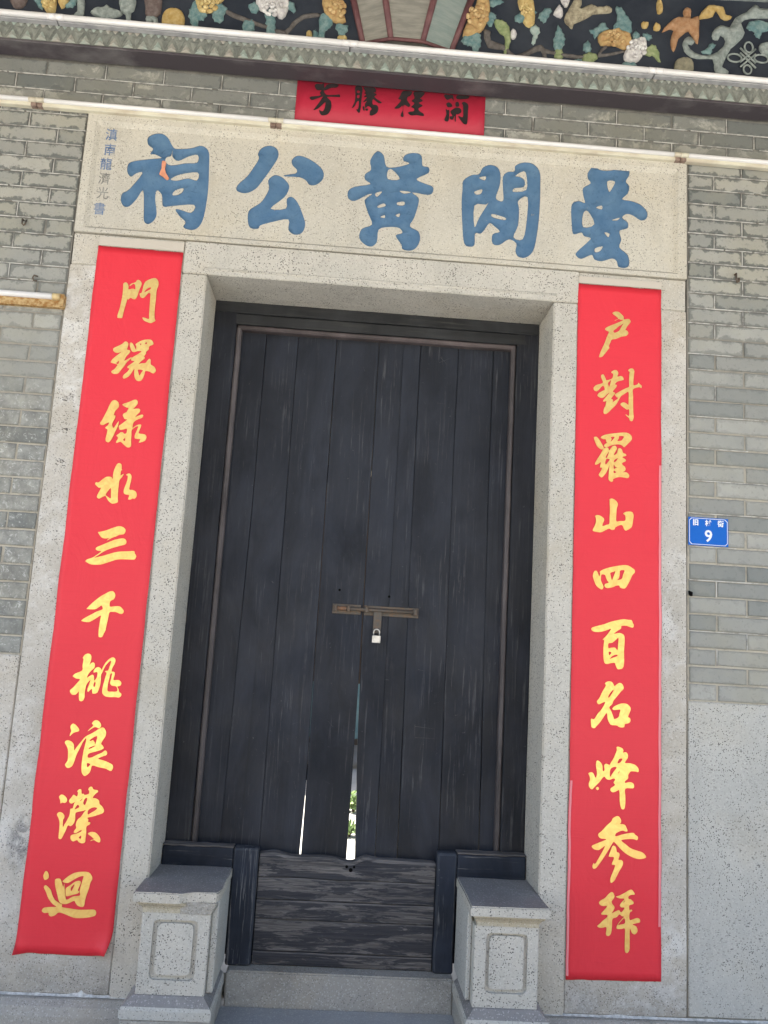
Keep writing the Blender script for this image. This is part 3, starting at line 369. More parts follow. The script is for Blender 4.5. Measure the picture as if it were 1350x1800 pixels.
def door_mat(name, base, worn, amt, axis='z', rough=.55, flake=.5):
    m, nt, bs = mat(name, rough, .35); g = N(nt)
    st = (28, 28, 1.1) if axis == 'z' else (1.1, 28, 28)
    fs = (90, 90, 3) if axis == 'z' else (2.2, 90, 60)
    p = g.pos(rnd=1); ps = g.pos(st, rnd=1); pf = g.pos(fs, rnd=1)
    c = g.mix(g.ramp(g.noise(g.pos((1, 1, .45), rnd=1), 4.5, 6, .65, .5), .38, .68), base, tuple(x * 2.3 + .006 for x in base))
    c = g.mix(g.ramp(g.noise(g.pos((1, 1, 1)), 1.3, 3), .45, .65, 0, .35), c, tuple(x * 1.6 + .012 for x in base))
    grain = g.noise(ps, 1, 6, .65, .6)
    c = g.mix(g.ramp(grain, .52, .75, 0, .5), c, tuple(x * .45 for x in base))
    fl = g.math('MULTIPLY', g.ramp(g.noise(pf, 1, 5, .7, .4), .56, .62), g.ramp(g.noise(p, 3.2, 5, .65), .42, .62))
    c = g.mix(g.math('MULTIPLY', fl, amt), c, worn)
    sp = g.ramp(g.noise(p, 70, 2, .5), .74, .78, 0, flake)
    c = g.mix(sp, c, worn)
    nt.links.new(c, bs.inputs['Base Color'])
    n = g.bump(grain, .004, .45)
    n = g.bump(g.noise(pf, 1, 4, .7), .0025, .6, n)
    nt.links.new(n, bs.inputs['Normal'])
    nt.links.new(g.ramp(g.noise(p, 5, 4), .3, .7, rough - .1, rough + .12), bs.inputs['Roughness'])
    return m
def weather_mat(name, paint):
    m, nt, bs = mat(name, .85, .2); g = N(nt)
    p = g.pos(rnd=1); pl_ = g.pos((3.5, 40, 130), rnd=1); pm = g.pos((2, 20, 45), rnd=1)
    gr_ = g.noise(pl_, 1, 5, .7, 1.2); gm = g.noise(pm, 1, 5, .65, 1.6)
    c = g.mix(g.ramp(gr_, .32, .68), (.085, .08, .078), (.25, .23, .215))
    c = g.mix(g.ramp(gm, .40, .52, .6, 0), c, (.04, .039, .041))
    c = g.mix(g.ramp(g.noise(g.pos((2.2, 30, 210), rnd=1), 1, 3, .6, .8), .66, .72, 0, .7), c, (.34, .32, .30))
    pt = g.ramp(g.math('ADD', g.math('MULTIPLY', g.noise(g.pos((4, 14, 26), rnd=1), 1, 6, .7, .8), .6), g.math('MULTIPLY', gm, .42)), paint, paint + .035, 1, 0)
    pt = g.math('SUBTRACT', 1., pt)
    c = g.mix(g.math('MULTIPLY', pt, .78), c, (.022, .025, .034))
    nt.links.new(c, bs.inputs['Base Color'])
    n = g.bump(gr_, .004, .8); nt.links.new(g.bump(gm, .006, .7, n), bs.inputs['Normal'])
    return m
M['door'] = door_mat('black_blue_door_paint', (.0078, .0098, .0150), (.085, .085, .09), .7, 'z', .6)
M['doorframe'] = door_mat('black_frame_paint', (.0072, .0085, .0125), (.08, .08, .08), .6, 'z', .62)
M['doorframe_h'] = door_mat('black_frame_paint_head', (.012, .013, .0145), (.08, .08, .07), .45, 'x', .65)
M['bead'] = door_mat('worn_brown_bead', (.058, .050, .050), (.15, .14, .14), .8, flake=.2)
M['bead_h'] = door_mat('worn_brown_bead_head', (.062, .050, .050), (.14, .125, .12), .7, 'x', flake=.2)
M['weathered'] = weather_mat('weathered_threshold_wood', .485)
M['weathered_top'] = weather_mat('bare_grey_wood', .80)
M['edgewear'] = door_mat('rubbed_post_edge', (.02, .024, .032), (.26, .25, .24), 1., 'z', .75, .6)
M['scratch'] = simple('pale_scratch', (.11, .11, .112), (.06, .06, .064), 40, .8, .2, 0)
M['postblue'] = door_mat('dark_blue_post_paint', (.009, .013, .022), (.19, .19, .19), .8, 'z', .65, .3)
M['postblue_h'] = door_mat('dark_blue_arm_paint', (.008, .0115, .019), (.17, .16, .155), .9, 'x', .7, .3)
M['beam'] = simple('dark_purple_beam_paint', (.066, .056, .063), (.17, .16, .16), 6, .7, .3, .002, stretch=(.6, 1, 4), thr=(.5, .75))
M['iron'] = simple('dull_iron', (.10, .092, .08), (.15, .10, .065), 60, .6, .5, .001, .35)
M['rust'] = simple('rust_on_bolt', (.25, .13, .07), (.17, .12, .09), 60, .7, .4, .001, .2)
M['steel'] = simple('bright_steel', (.62, .61, .58), (.5, .49, .46), 90, .32, .5, 0, .7)
M['steelgrey'] = simple('grey_fitting_paint', (.42, .42, .42), (.3, .3, .31), 20, .45, .4, 0)
M['black'] = simple('black_hole', (.004, .004, .004), None, 10, .9, .1, 0)
M['signblue'] = simple('blue_enamel', (.002, .115, .50), (.003, .125, .53), 12, .5, .25, 0)
M['signwhite'] = simple('white_enamel', (.82, .84, .86), (.78, .8, .83), 12, .4, .5, 0)
M['tube'] = simple('white_tube_glass', (.8, .79, .78), (.74, .73, .72), 9, .16, .6, 0)
M['batten'] = simple('cream_batten', (.66, .63, .50), (.5, .44, .34), 7, .4, .5, 0, stretch=(1, 1, 3))
M['battenrust'] = simple('rusty_batten', (.30, .155, .05), (.50, .36, .18), 60, .85, .2, .003, thr=(.4, .6), bscale=150)
M['joint'] = simple('browned_tube_end', (.17, .115, .09), (.3, .22, .18), 50, .6, .3, .001)
M['cap'] = simple('yellowed_plastic', (.62, .5, .26), (.55, .4, .2), 30, .5, .4, 0)
M['mould'] = simple('mossy_plaster_moulding', (.235, .245, .215), (.14, .15, .135), 22, .9, .15, .003, thr=(.4, .62))
M['mouldleaf'] = simple('pale_green_leaf_moulding', (.30, .355, .315), (.33, .31, .27), 9, .9, .15, .002, thr=(.42, .6))
M['friezebg'] = simple('blue_black_frieze_ground', (.018, .024, .036), (.035, .042, .055), 5, .75, .3, .002)
M['skyblue'] = simple('sky_blue_border_paint', (.16, .45, .58), (.3, .55, .65), 12, .8, .2, .001)
FC = {'yellow': ((.55, .44, .20), (.42, .28, .11)), 'orange': ((.46, .33, .15), (.38, .22, .10)), 'teal': ((.10, .19, .20), (.22, .31, .30)),
      'green': ((.2, .26, .12), (.32, .36, .2)), 'palegreen': ((.4, .46, .42), (.25, .35, .33)), 'white': ((.62, .61, .58), (.4, .38, .4)),
      'brownbark': ((.10, .09, .085), (.16, .15, .14)), 'greyteal': ((.2, .235, .225), (.34, .38, .36)), 'brown': ((.12, .09, .085), (.18, .15, .14)),
      'beige': ((.42, .38, .27), (.2, .17, .12)), 'rust': ((.32, .17, .085), (.42, .26, .15)), 'ochre': ((.4, .27, .09), (.5, .38, .18)),
      'greygold': ((.2, .19, .14), (.3, .28, .2))}
for k, (a, b) in FC.items(): M['f_' + k] = simple('frieze_' + k, a, b, 55, .85, .2, .004, thr=(.38, .66), bscale=45)
for k in ('yellow', 'orange', 'white', 'ochre'):
    a, b = FC[k]; M['f_' + k + '_light'] = simple('frieze_petal_' + k, tuple(min(.8, x * 1.25 + .05) for x in a), tuple(x * .8 for x in b), 60, .85, .2, .003, thr=(.42, .66), bscale=60)
M['potpanel'] = simple('grey_green_pot_glaze', (.21, .205, .18), (.3, .29, .25), 9, .6, .35, .001, stretch=(1, 1, 6))
M['potteal'] = simple('teal_pot_glaze', (.2, .25, .235), (.27, .31, .29), 9, .6, .35, .001, stretch=(1, 1, 6))
M['potrib'] = simple('maroon_pot_rib', (.12, .05, .055), (.17, .08, .08), 20, .6, .35, .001)
M['paving'] = simple('sunlit_concrete_paving', (.46, .44, .4), (.38, .37, .33), 2.5, .9, .2, .003, thr=(.4, .7))
M['facade'] = simple('pale_rendered_facade', (.5, .48, .43), (.42, .4, .36), 2, .9, .2, 0)
M['stained'] = granite('granite_ochre_stained', (.46, .42, .33), (.50, .45, .34), .6, stain_amt=.8, dirt=.3)
M['lime'] = simple('white_lime_smear', (.66, .66, .64), (.42, .42, .40), 60, .9, .1, .001, thr=(.4, .6))
M['tread'] = granite('granite_step_tread', (.30, .31, .32), (.36, .37, .37), .25, stain_amt=.12, dirt=.3)
M['captop'] = granite('granite_smooth_shaded', (.215, .208, .205), (.28, .27, .26), .3, stain_amt=.1, dirt=.35, rough=.6)  # smoother granite for upward faces, their shade painted in as darker colour
M['rooftimber'] = simple('dark_roof_timber', (.09, .065, .05), (.13, .1, .08), 8, .8, .2, .002)
M['leafgreen'] = simple('shrub_leaf', (.14, .22, .08), (.26, .34, .14), 30, .6, .3, 0)
M['bark'] = simple('shrub_stem', (.12, .09, .06), None, 30, .9, .1, .002)
M['teal'] = simple('teal_lattice_paint', (.07, .13, .15), (.12, .19, .2), 8, .7, .3, 0)

# ------------------------------------------------------------------ mesh helpers
def link(name, me, m=None, parent=None, loc=None):
    o = bpy.data.objects.new(name, me); COL.objects.link(o)
    if m and me is not None: 
        if not me.materials: me.materials.append(M[m] if isinstance(m, str) else m)
    if parent: o.parent = parent
    if loc: o.location = loc
    return o

def bmo(name, bm, m, parent=None, flat=True, **k):
    bmesh.ops.recalc_face_normals(bm, faces=bm.faces)
    me = bpy.data.meshes.new(name); bm.to_mesh(me); bm.free()
    if not flat:
        for p in me.polygons: p.use_smooth = True
    o = link(name, me, m, parent)
    return o

def box(bm, x0, x1, y0, y1, z0, z1, bev=0, seg=1, mi=0):
    v = [bm.verts.new((x, y, z)) for x in (x0, x1) for y in (y0, y1) for z in (z0, z1)]
    fs = [bm.faces.new([v[i] for i in q]) for q in ((0, 1, 3, 2), (4, 6, 7, 5), (0, 4, 5, 1), (2, 3, 7, 6), (0, 2, 6, 4), (1, 5, 7, 3))]
    for f in fs: f.material_index = mi
    if bev:
        es = list({e for f in fs for e in f.edges})
        r = bmesh.ops.bevel(bm, geom=es, offset=bev, segments=seg, affect='EDGES', profile=.5)
    return fs

def boxo(name, x0, x1, y0, y1, z0, z1, m, parent=None, bev=0, seg=1):
    bm = bmesh.new(); box(bm, x0, x1, y0, y1, z0, z1, bev, seg); return bmo(name, bm, m, parent)

def tube(bm, pts, r, n=8, cap=True, mi=0):
    rings = []; pts = [Vector(p) for p in pts]
    rs = r if isinstance(r, (list, tuple)) else [r] * len(pts)
    for i, p in enumerate(pts):
        d = (pts[min(i + 1, len(pts) - 1)] - pts[max(i - 1, 0)]).normalized()
        a = d.orthogonal().normalized() if i == 0 else (a - d * a.dot(d)).normalized()
        b = d.cross(a)
        rings.append([bm.verts.new(p + (a * math.cos(t) + b * math.sin(t)) * rs[i]) for t in (2 * math.pi * k / n for k in range(n))])
    for i in range(len(rings) - 1):
        for k in range(n):
            f = bm.faces.new((rings[i][k], rings[i][(k + 1) % n], rings[i + 1][(k + 1) % n], rings[i + 1][k])); f.material_index = mi; f.smooth = True
    if cap:
        bm.faces.new(rings[0][::-1]).material_index = mi; bm.faces.new(rings[-1]).material_index = mi

def rough_up(bm, amp, freq, seed=0, axes=(1, 1, 1)):
    for v in bm.verts:
        n = noise.noise_vector(v.co * freq + Vector((seed, seed * 2.3, -seed)))
        v.co += Vector((n[0] * axes[0], n[1] * axes[1], n[2] * axes[2])) * amp

def slab(name, loops, y, t, m, parent=None, sm=3, curve=None):
    """flat shape standing proud of the wall: front at y - t, rim back to y"""
    ls = [smooth(l, sm) if sm > 1 else l for l in loops]
    v, f = fill(ls); bm = bmesh.new()
    cv = curve or (lambda x, z: 0)
    fr = {}
    for t3 in f:
        for i in t3:
            if i not in fr: fr[i] = bm.verts.new((v[i][0], y - t + cv(v[i][0], v[i][1]), v[i][1]))
        try: bm.faces.new([fr[i] for i in t3])
        except ValueError: pass
    be = [e for e in bm.edges if len(e.link_faces) == 1]
    r = bmesh.ops.extrude_edge_only(bm, edges=be)
    for g_ in r['geom']:
        if isinstance(g_, bmesh.types.BMVert): g_.co.y += t
    return bmo(name, bm, m, parent)

def serrate(l, a, seed):
    o = []; cx = sum(p[0] for p in l) / len(l); cz = sum(p[1] for p in l) / len(l)
    for i, p in enumerate(l):
        dx, dz = p[0] - cx, p[1] - cz; L_ = math.hypot(dx, dz) + 1e-9
        k = (a if i % 2 else -a * .8) * (.6 + .8 * abs(noise.noise(Vector((i * .7, seed, 0)))))
        o.append((p[0] + dx / L_ * k, p[1] + dz / L_ * k))
    return o
def puff(name, loops, y, h, m, parent=None, step=.008, wob=.25, seed=0, edge=.02):
    """pillowed relief"""
    ls = [smooth(l, 3 if name == 'leaf' else 2) for l in loops]
    if name == 'leaf': ls = [serrate(l, .0042, seed) for l in ls]
    if name in ('bird', 'scroll', 'butterfly_wing', 'branch'): ls = [serrate(l, .0012, seed) for l in ls]
    xs = [p[0] for p in ls[0]]; zs = [p[1] for p in ls[0]]
    w = min(max(xs) - min(xs), max(zs) - min(zs)); step = max(step, w / 14)
    pts = []; seg = [(l[i], l[(i + 1) % len(l)]) for l in ls for i in range(len(l))]
    def dist(x, z):
        b = 9
        for a, c in seg:
            dx, dz = c[0] - a[0], c[1] - a[1]; L = dx * dx + dz * dz + 1e-12
            t = max(0, min(1, ((x - a[0]) * dx + (z - a[1]) * dz) / L))
            b = min(b, math.hypot(x - a[0] - t * dx, z - a[1] - t * dz))
        return b
    x = min(xs)
    r = 0
    while x < max(xs):
        z = min(zs) + (r % 2) * step / 2
        while z < max(zs):
            if inside(x, z, ls) and dist(x, z) > step * .45: pts.append((x, z))
            z += step
        x += step * .87; r += 1
    v, f = fill(ls, pts)
    bm = bmesh.new(); V = {}
    for t3 in f:
        for i in t3:
            if i not in V:
                d = dist(*v[i]); k = min(1, d / edge); hh = h * (.35 + .65 * math.sqrt(1 - (1 - k) ** 2))
                hh *= 1 + wob * noise.noise(Vector((v[i][0] * 45, v[i][1] * 45, seed)))
                V[i] = bm.verts.new((v[i][0], y - hh, v[i][1]))
        try: bm.faces.new([V[i] for i in t3])
        except ValueError: pass
    be = [e for e in bm.edges if len(e.link_faces) == 1]
    r = bmesh.ops.extrude_edge_only(bm, edges=be)
    for g_ in r['geom']:
        if isinstance(g_, bmesh.types.BMVert): g_.co.y = y
    return bmo(name, bm, m, parent, flat=False)

def thing(name, label, cat, loc=(0, 0, 0), group=None):
    o = bpy.data.objects.new(name, None); COL.objects.link(o); o.location = loc; o.empty_display_size = .1
    o['label'] = label; o['category'] = cat
    if group: o['group'] = group
    return o
def tag(o, label, cat, group=None):
    o['label'] = label; o['category'] = cat
    if group: o['group'] = group
    return o

# ------------------------------------------------------------------ ground and courtyard paving
bm = bmesh.new(); g0 = .12
box(bm, -60, 60, -60, 60, g0 - .3, g0)
gr = bmo('ground', bm, 'paving'); gr['kind'] = 'structure'
fl = boxo('courtyard_floor', -4, 4.2, .47, 9.5, g0 + .004, .2, 'paving'); fl['kind'] = 'structure'

# ------------------------------------------------------------------ brick wall
XL, XR, ZT = -1.22, 1.397, 3.8
wall = thing('brick_wall', 'grey brick wall with pale mortar joints on both sides of the stone doorway', 'wall')
def backing(x0, x1, z0, z1): return boxo('mortar_bed', x0, x1, 0, .44, z0, z1, 'mortar', wall)
backing(-3.4, XL - .002, g0, 4.02); backing(XR + .002, 3.6, g0, 4.02); backing(XL - .002, XR + .002, ZT + .001, 4.02)
backing(-3.4, 3.6, 4.021, 5.3)
H = .0691; J = .0075; LB = .25
def brick_mesh(L, seed):
    bm = bmesh.new(); uvl = bm.loops.layers.uv.new('UVMap')
    rnd = random.Random(seed); hx, hz = (L - J) / 2, (H - J) / 2; c = .0035
    def ring(dx, y, jit):
        pts = []
        for sx, sz in ((-1, -1), (0, -1), (1, -1), (1, 1), (0, 1), (-1, 1)):
            pts.append(bm.verts.new((sx * (hx - dx) + rnd.uniform(-jit, jit), y, sz * (hz - dx) + rnd.uniform(-jit, jit) * .7)))
        return pts
    a = ring(0, .012, 0); b = ring(0, -.001, .0014); d = ring(c, -.0045, .0018)
    for p, q in ((a, b), (b, d)):
        for i in range(6): bm.faces.new((p[i], p[(i + 1) % 6], q[(i + 1) % 6], q[i]))
    bm.faces.new((d[0], d[1], d[4], d[5])); bm.faces.new((d[1], d[2], d[3], d[4]))
    bmesh.ops.recalc_face_normals(bm, faces=bm.faces)
    # split the front so that the distance-to-rim map is exact enough
    bmesh.ops.subdivide_edges(bm, edges=[e for e in bm.edges if all(abs(v.co.y + .0045) < 1e-6 for v in e.verts)], cuts=3, use_grid_fill=True)
    for f in bm.faces:
        for l in f.loops:
            l[uvl].uv = (max(0, hx - abs(l.vert.co.x)), max(0, hz - abs(l.vert.co.z)))
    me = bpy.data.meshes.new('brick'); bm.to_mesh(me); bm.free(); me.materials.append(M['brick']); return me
BM = {}
def bmesh_for(L):
    k = round(L, 3)
    if k not in BM: BM[k] = [brick_mesh(L, k * 1000 + i) for i in range(4)]
    return random.choice(BM[k])
far = []
pointing = bmesh.new()
def lay(x0, x1, z, vis=(-1.72, 1.9)):
    L = x1 - x0; cx = (x0 + x1) / 2
    if L < .03: return
    me = bmesh_for(round(L, 2))
    if vis[0] < cx < vis[1] and z < 4.0:
        o = link('brick', me, None, wall, (cx + random.uniform(-.0015, .0015), random.uniform(-.0022, .001), z + H / 2 + random.uniform(-.0007, .0007)))
        o.rotation_euler = (random.gauss(0, .004), random.gauss(0, .004), random.gauss(0, .004))
        o.scale = (L / round(L, 2), 1, 1)
    else: far.append((me, cx, z + H / 2))
def strip(x0, x1, z0, z1):
    box(pointing, x0, x1, -.0042, .001, z0, z1)
def course(xa, xb, z, phase, anchor, side):
    xs = []; e = anchor + phase
    k0 = math.floor((xa - e) / LB) - 1
    k = k0; js = []
    while e + k * LB < xb + LB:
        js.append(e + k * LB); k += 1
    js = [xa] + [j for j in js if xa + .03 < j < xb - .03] + [xb]
    for i in range(len(js) - 1):
        lay(js[i], js[i + 1], z)
        if i and (z > 2.95 or (side == 'R' and random.random() < .3)) and -2 < js[i] < 2.1 and random.random() < .93:
            strip(js[i] - .0014, js[i] + .0014, z + .004, z + H)
    # bed joint line
    if (z > 2.9 or (side == 'R' and random.random() < .55)):
        x = max(xa, -2)
        while x < min(xb, 2.1):
            l = random.uniform(.1, .6)
            if z > 3.0 or random.random() < .7: strip(x, min(x + l, xb) - .002, z - .0014 + random.uniform(-.0006, .0006), z + .0014)
            x += l + (random.uniform(.0, .03) if z > 3 else random.uniform(0, .3))
nC = 36
z0 = 1.485
i = 0
z = z0
while z < 4.0:
    if z < ZT - .02:
        course(-3.3, XL - .004, z, 0 if i % 2 else -.125, XL - .12, 'L')
    z += H; i += 1
z0r = 1.4515; z = z0r; i = 0
while z < 4.0:
    if z < ZT - .02:
        course(XR + .006, 3.5, z, 0 if i % 2 else -.125, XR + .248, 'R')
    z += H; i += 1
# three full courses over the name plaque
for i in range(3):
    course(-3.3, 3.5, ZT + .006 + i * H, (-.02, .105, -.02)[i], -1.15, 'T')
bm = bmesh.new()
for me, cx, cz in far:
    n = len(bm.verts); bm.from_mesh(me); bm.verts.ensure_lookup_table()
    for v in bm.verts[n:]: v.co += Vector((cx, 0, cz))
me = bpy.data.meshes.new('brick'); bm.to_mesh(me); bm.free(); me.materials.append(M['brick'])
o = link('brick', me, None, wall); o['kind'] = 'stuff'
o = bmo('lime_pointing', pointing, 'pointing', wall); o['kind'] = 'stuff'
# stone slabs under the brick
def slabstone(x0, x1, z0_, z1_, m='granite_grey', y0=-.006, par=None, name='stone_slab'):
    bm = bmesh.new(); box(bm, x0, x1, y0, .3, z0_, z1_, .004)
    return bmo(name, bm, m, par or wall)
for x0, x1 in ((-3.3, -2.26), (-2.256, XL - .003)): slabstone(x0, x1, .285, 1.481, 'granite_lime')
for x0, x1 in ((XR + .004, 2.5), (2.504, 3.5)): slabstone(x0, x1, .285, 1.449, 'granite_grey')
def plinth(x0, x1, zt=.281):
    bm = bmesh.new()
    prof = [(.0, zt), (-.035, zt - .004), (-.06, zt - .02), (-.07, zt - .05), (-.07, g0 - .05), (.3, g0 - .05), (.3, zt)]
    n = 26; vs = []
    for k in range(n + 1):
        x = x0 + (x1 - x0) * k / n
        vs.append([bm.verts.new((x, y + .003 * noise.noise(Vector((x * 9, y * 20, z_ * 15))), z_ + .003 * noise.noise(Vector((x * 7, z_ * 9, 5))))) for y, z_ in prof])
    for k in range(n):
        for j in range(len(prof)): bm.faces.new((vs[k][j], vs[k][(j + 1) % 7], vs[k + 1][(j + 1) % 7], vs[k + 1][j]))
    bm.faces.new(vs[0]); bm.faces.new(vs[-1][::-1])
    return bmo('plinth_stone', bm, 'granite_dark', wall)
bm = bmesh.new()
for a, b in ((-2.6, -.672), (.835, 2.6)):
    n = int((b - a) / .012); T = []
    for k in range(n + 1):
        x = a + (b - a) * k / n; h = .004 + .010 * max(0, noise.noise(Vector((x * 11, 3, 0)))) + (.02 * max(0, noise.noise(Vector((x * 37, 8, 0)))) if -1.02 < x < -.78 else 0)
        T.append([bm.verts.new(c) for c in ((x, -.0128, .2815 + h), (x, -.0145, .2815 + h * .5), (x, -.0225, .280), (x, -.010, .2805))])
    for k in range(n):
        for j in range(4): bm.faces.new((T[k][j], T[k][(j + 1) % 4], T[k + 1][(j + 1) % 4], T[k + 1][j]))
o = bmo('lime_smear', bm, 'lime', wall); o['kind'] = 'stuff'
plinth(-3.3, -1.6); plinth(-1.597, -.672); plinth(.832, 1.42); plinth(1.423, 3.5)

# ------------------------------------------------------------------ stone doorway
sd = thing('stone_doorway', 'pale speckled granite door surround framing the dark wooden door', 'doorway')
def stone(name, x0, x1, z0_, z1_, y0, y1, m, bev=.003, parent=None, amp=.0015, seed=1):
    bm = bmesh.new(); box(bm, x0, x1, y0, y1, z0_, z1_)
    n = max(1, int((x1 - x0) / .05)); 
    bmesh.ops.bevel(bm, geom=list(bm.edges), offset=bev, segments=2, affect='EDGES')
    lg = [e for e in bm.edges if e.calc_length() > .12]
    bmesh.ops.subdivide_edges(bm, edges=lg, cuts=14, use_grid_fill=True)
    rough_up(bm, amp, 14, seed, (1, .6, 1))
    return bmo(name, bm, m, parent or sd)
Z1 = 3.088
stone('outer_stone', XL + .003, -.755, .285, Z1 - .001, -.012, .3, 'granite_lime', seed=1)
stone('outer_stone', XL + .005, -.755, Z1 + .001, 3.226, -.010, .3, 'granite', seed=2)
stone('outer_stone', .924, 1.392, .285, Z1 - .003, -.012, .3, 'granite_lime', seed=3)
stone('outer_stone', .924, 1.390, Z1 - .001, 3.226, -.009, .3, 'granite', seed=4)
stone('jamb', -.753, -.650, .20, 3.0805, -.018, .242, 'granite', .005, seed=5)
stone('jamb', .815, .922, .20, 3.0805, -.018, .242, 'granite', .005, seed=6)
stone('lintel', -.753, .922, 3.083, 3.2245, -.018, .44, 'granite', .003, seed=7)
# fillet along the lintel's lower edge
bm = bmesh.new(); tube(bm, [(-.665, -.017, 3.108), (.1, -.017, 3.110), (.825, -.017, 3.112)], .006, 8)
bmo('fillet', bm, 'granite', sd)
boxo('joint_mortar', XL + .01, XR - .01, .004, .3, 3.222, 3.2335, 'edgebrown', sd)
# side returns deep in the opening
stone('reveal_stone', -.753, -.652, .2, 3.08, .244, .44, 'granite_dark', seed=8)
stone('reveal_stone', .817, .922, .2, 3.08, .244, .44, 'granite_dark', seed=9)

# name plaque: carved letters are cut into its face
pq = link('name_plaque', bpy.data.meshes.new('plaque_body'), 'plaque', sd)
bm = bmesh.new()
PX0, PX1, PZ0, PZ1 = XL + .003, XR - .004, 3.231, 3.796
IX0, IX1, IZ0, IZ1 = -1.163, 1.338, 3.262, 3.722
YF, YI = -.018, -.004
letters = []
for k in range(5): letters += [smooth(l, 3) for l in loops_of(GL['P%d' % k])]
def rect(x0, x1, z0_, z1_): return [(x0, z0_), (x1, z0_), (x1, z1_), (x0, z1_)]
def sheet(bm, loops, yf):
    v, f = fill(loops); d = {}
    for t3 in f:
        for i_ in t3:
            if i_ not in d: d[i_] = bm.verts.new((v[i_][0], yf, v[i_][1]))
        try: bm.faces.new([d[i_] for i_ in t3])
        except ValueError: pass
# carved field
sheet(bm, [rect(IX0, IX1, IZ0, IZ1)] + letters, YI)
CW = .011
be = [e for e in bm.edges if len(e.link_faces) == 1 and not (
      abs(e.verts[0].co.x - IX0) < 1e-5 and abs(e.verts[1].co.x - IX0) < 1e-5 or abs(e.verts[0].co.x - IX1) < 1e-5 and abs(e.verts[1].co.x - IX1) < 1e-5
      or abs(e.verts[0].co.z - IZ0) < 1e-5 and abs(e.verts[1].co.z - IZ0) < 1e-5 or abs(e.verts[0].co.z - IZ1) < 1e-5 and abs(e.verts[1].co.z - IZ1) < 1e-5)]
r = bmesh.ops.extrude_edge_only(bm, edges=be)
for q in r['geom']:
    if isinstance(q, bmesh.types.BMVert): q.co.y += CW
    if isinstance(q, bmesh.types.BMFace): q.material_index = 1
# rim: chamfer and border
def ringface(bm, ra, ya, rb, yb):
    a = [bm.verts.new((x, ya, z_)) for x, z_ in ra]; b = [bm.verts.new((x, yb, z_)) for x, z_ in rb]
    for i_ in range(4): bm.faces.new((a[i_], a[(i_ + 1) % 4], b[(i_ + 1) % 4], b[i_]))
ringface(bm, rect(IX0, IX1, IZ0, IZ1), YI, rect(IX0 - .018, IX1 + .016, IZ0 - .012, IZ1 + .020), YF)
ringface(bm, rect(IX0 - .018, IX1 + .016, IZ0 - .012, IZ1 + .020), YF, rect(PX0 + .003, PX1 - .003, PZ0 + .002, PZ1 - .003), YF)
ringface(bm, rect(PX0 + .003, PX1 - .003, PZ0 + .002, PZ1 - .003), YF, rect(PX0, PX1, PZ0, PZ1), YF + .003)
ringface(bm, rect(PX0, PX1, PZ0, PZ1), YF + .003, rect(PX0, PX1, PZ0, PZ1), .3)
for v in bm.verts:
    if v.co.y < YI - .001 and v.co.y > -.3: v.co.y += .0012 * noise.noise(v.co * 12)
bmesh.ops.recalc_face_normals(bm, faces=bm.faces)
bm.to_mesh(pq.data); bm.free(); pq.data.materials.append(M['edgebrown'])
for k in range(5):
    ls = [smooth(l, 3) for l in loops_of(GL['P%d' % k])]
    bm = bmesh.new(); v, f = fill(ls); d = {}
    # rounded floor of the cut
    for t3 in f:
        for i_ in t3:
            if i_ not in d: d[i_] = bm.verts.new((v[i_][0], YI + .0015, v[i_][1]))
        try: bm.faces.new([d[i_] for i_ in t3])
        except ValueError: pass
    bmesh.ops.subdivide_edges(bm, edges=[e for e in bm.edges if len(e.link_faces) == 2 and e.calc_length() > .02], cuts=2)
    for v_ in bm.verts:
        if not v_.is_boundary: v_.co.y += .0085
        else: v_.co.y += .001
    o = bmo('carved_character', bm, 'blue', pq, flat=False)
# salmon undercoat where the blue has flaked
slab('flaked_paint', loops_of(GL['Z']), .0, .0048, 'salmon', pq, 2)

def text_mesh(txt, size, m, parent, loc, bold=.0, name='inscription_character', rz=0, xs=1):
    cu = bpy.data.curves.new('t', 'FONT'); cu.body = txt; cu.size = size; cu.align_x = 'CENTER'; cu.align_y = 'CENTER'
    cu.offset = bold; cu.extrude = .0004; cu.resolution_u = 3
    t = bpy.data.objects.new('t', cu); COL.objects.link(t)
    dg = bpy.context.evaluated_depsgraph_get(); me = bpy.data.meshes.new_from_object(t.evaluated_get(dg))
    bpy.data.objects.remove(t); 
    me.materials.clear(); me.materials.append(M[m])
    c0 = [v.co for v in me.vertices]
    if c0:
        cx = (min(c[0] for c in c0) + max(c[0] for c in c0)) / 2; cy = (min(c[1] for c in c0) + max(c[1] for c in c0)) / 2
        for v in me.vertices: v.co.x = (v.co.x - cx) * xs; v.co.y -= cy
    o = link(name, me, None, parent, loc); o.rotation_euler = (math.pi / 2, rz, 0); return o
PXL = [(-1.1145, 3.6875), (-1.1135, 3.618), (-1.1225, 3.5505), (-1.1225, 3.484), (-1.122, 3.4175), (-1.1275, 3.345)]
for ch, (x, z_), c in zip('滇南龍濟光書', PXL, ('inscription',) * 3 + ('inscription_grey',) * 2 + ('inscription',)):
    text_mesh(ch, .058, c, pq, (x, YI - .0008, z_), .0006 if c == 'inscription' else .0001, xs=.88)

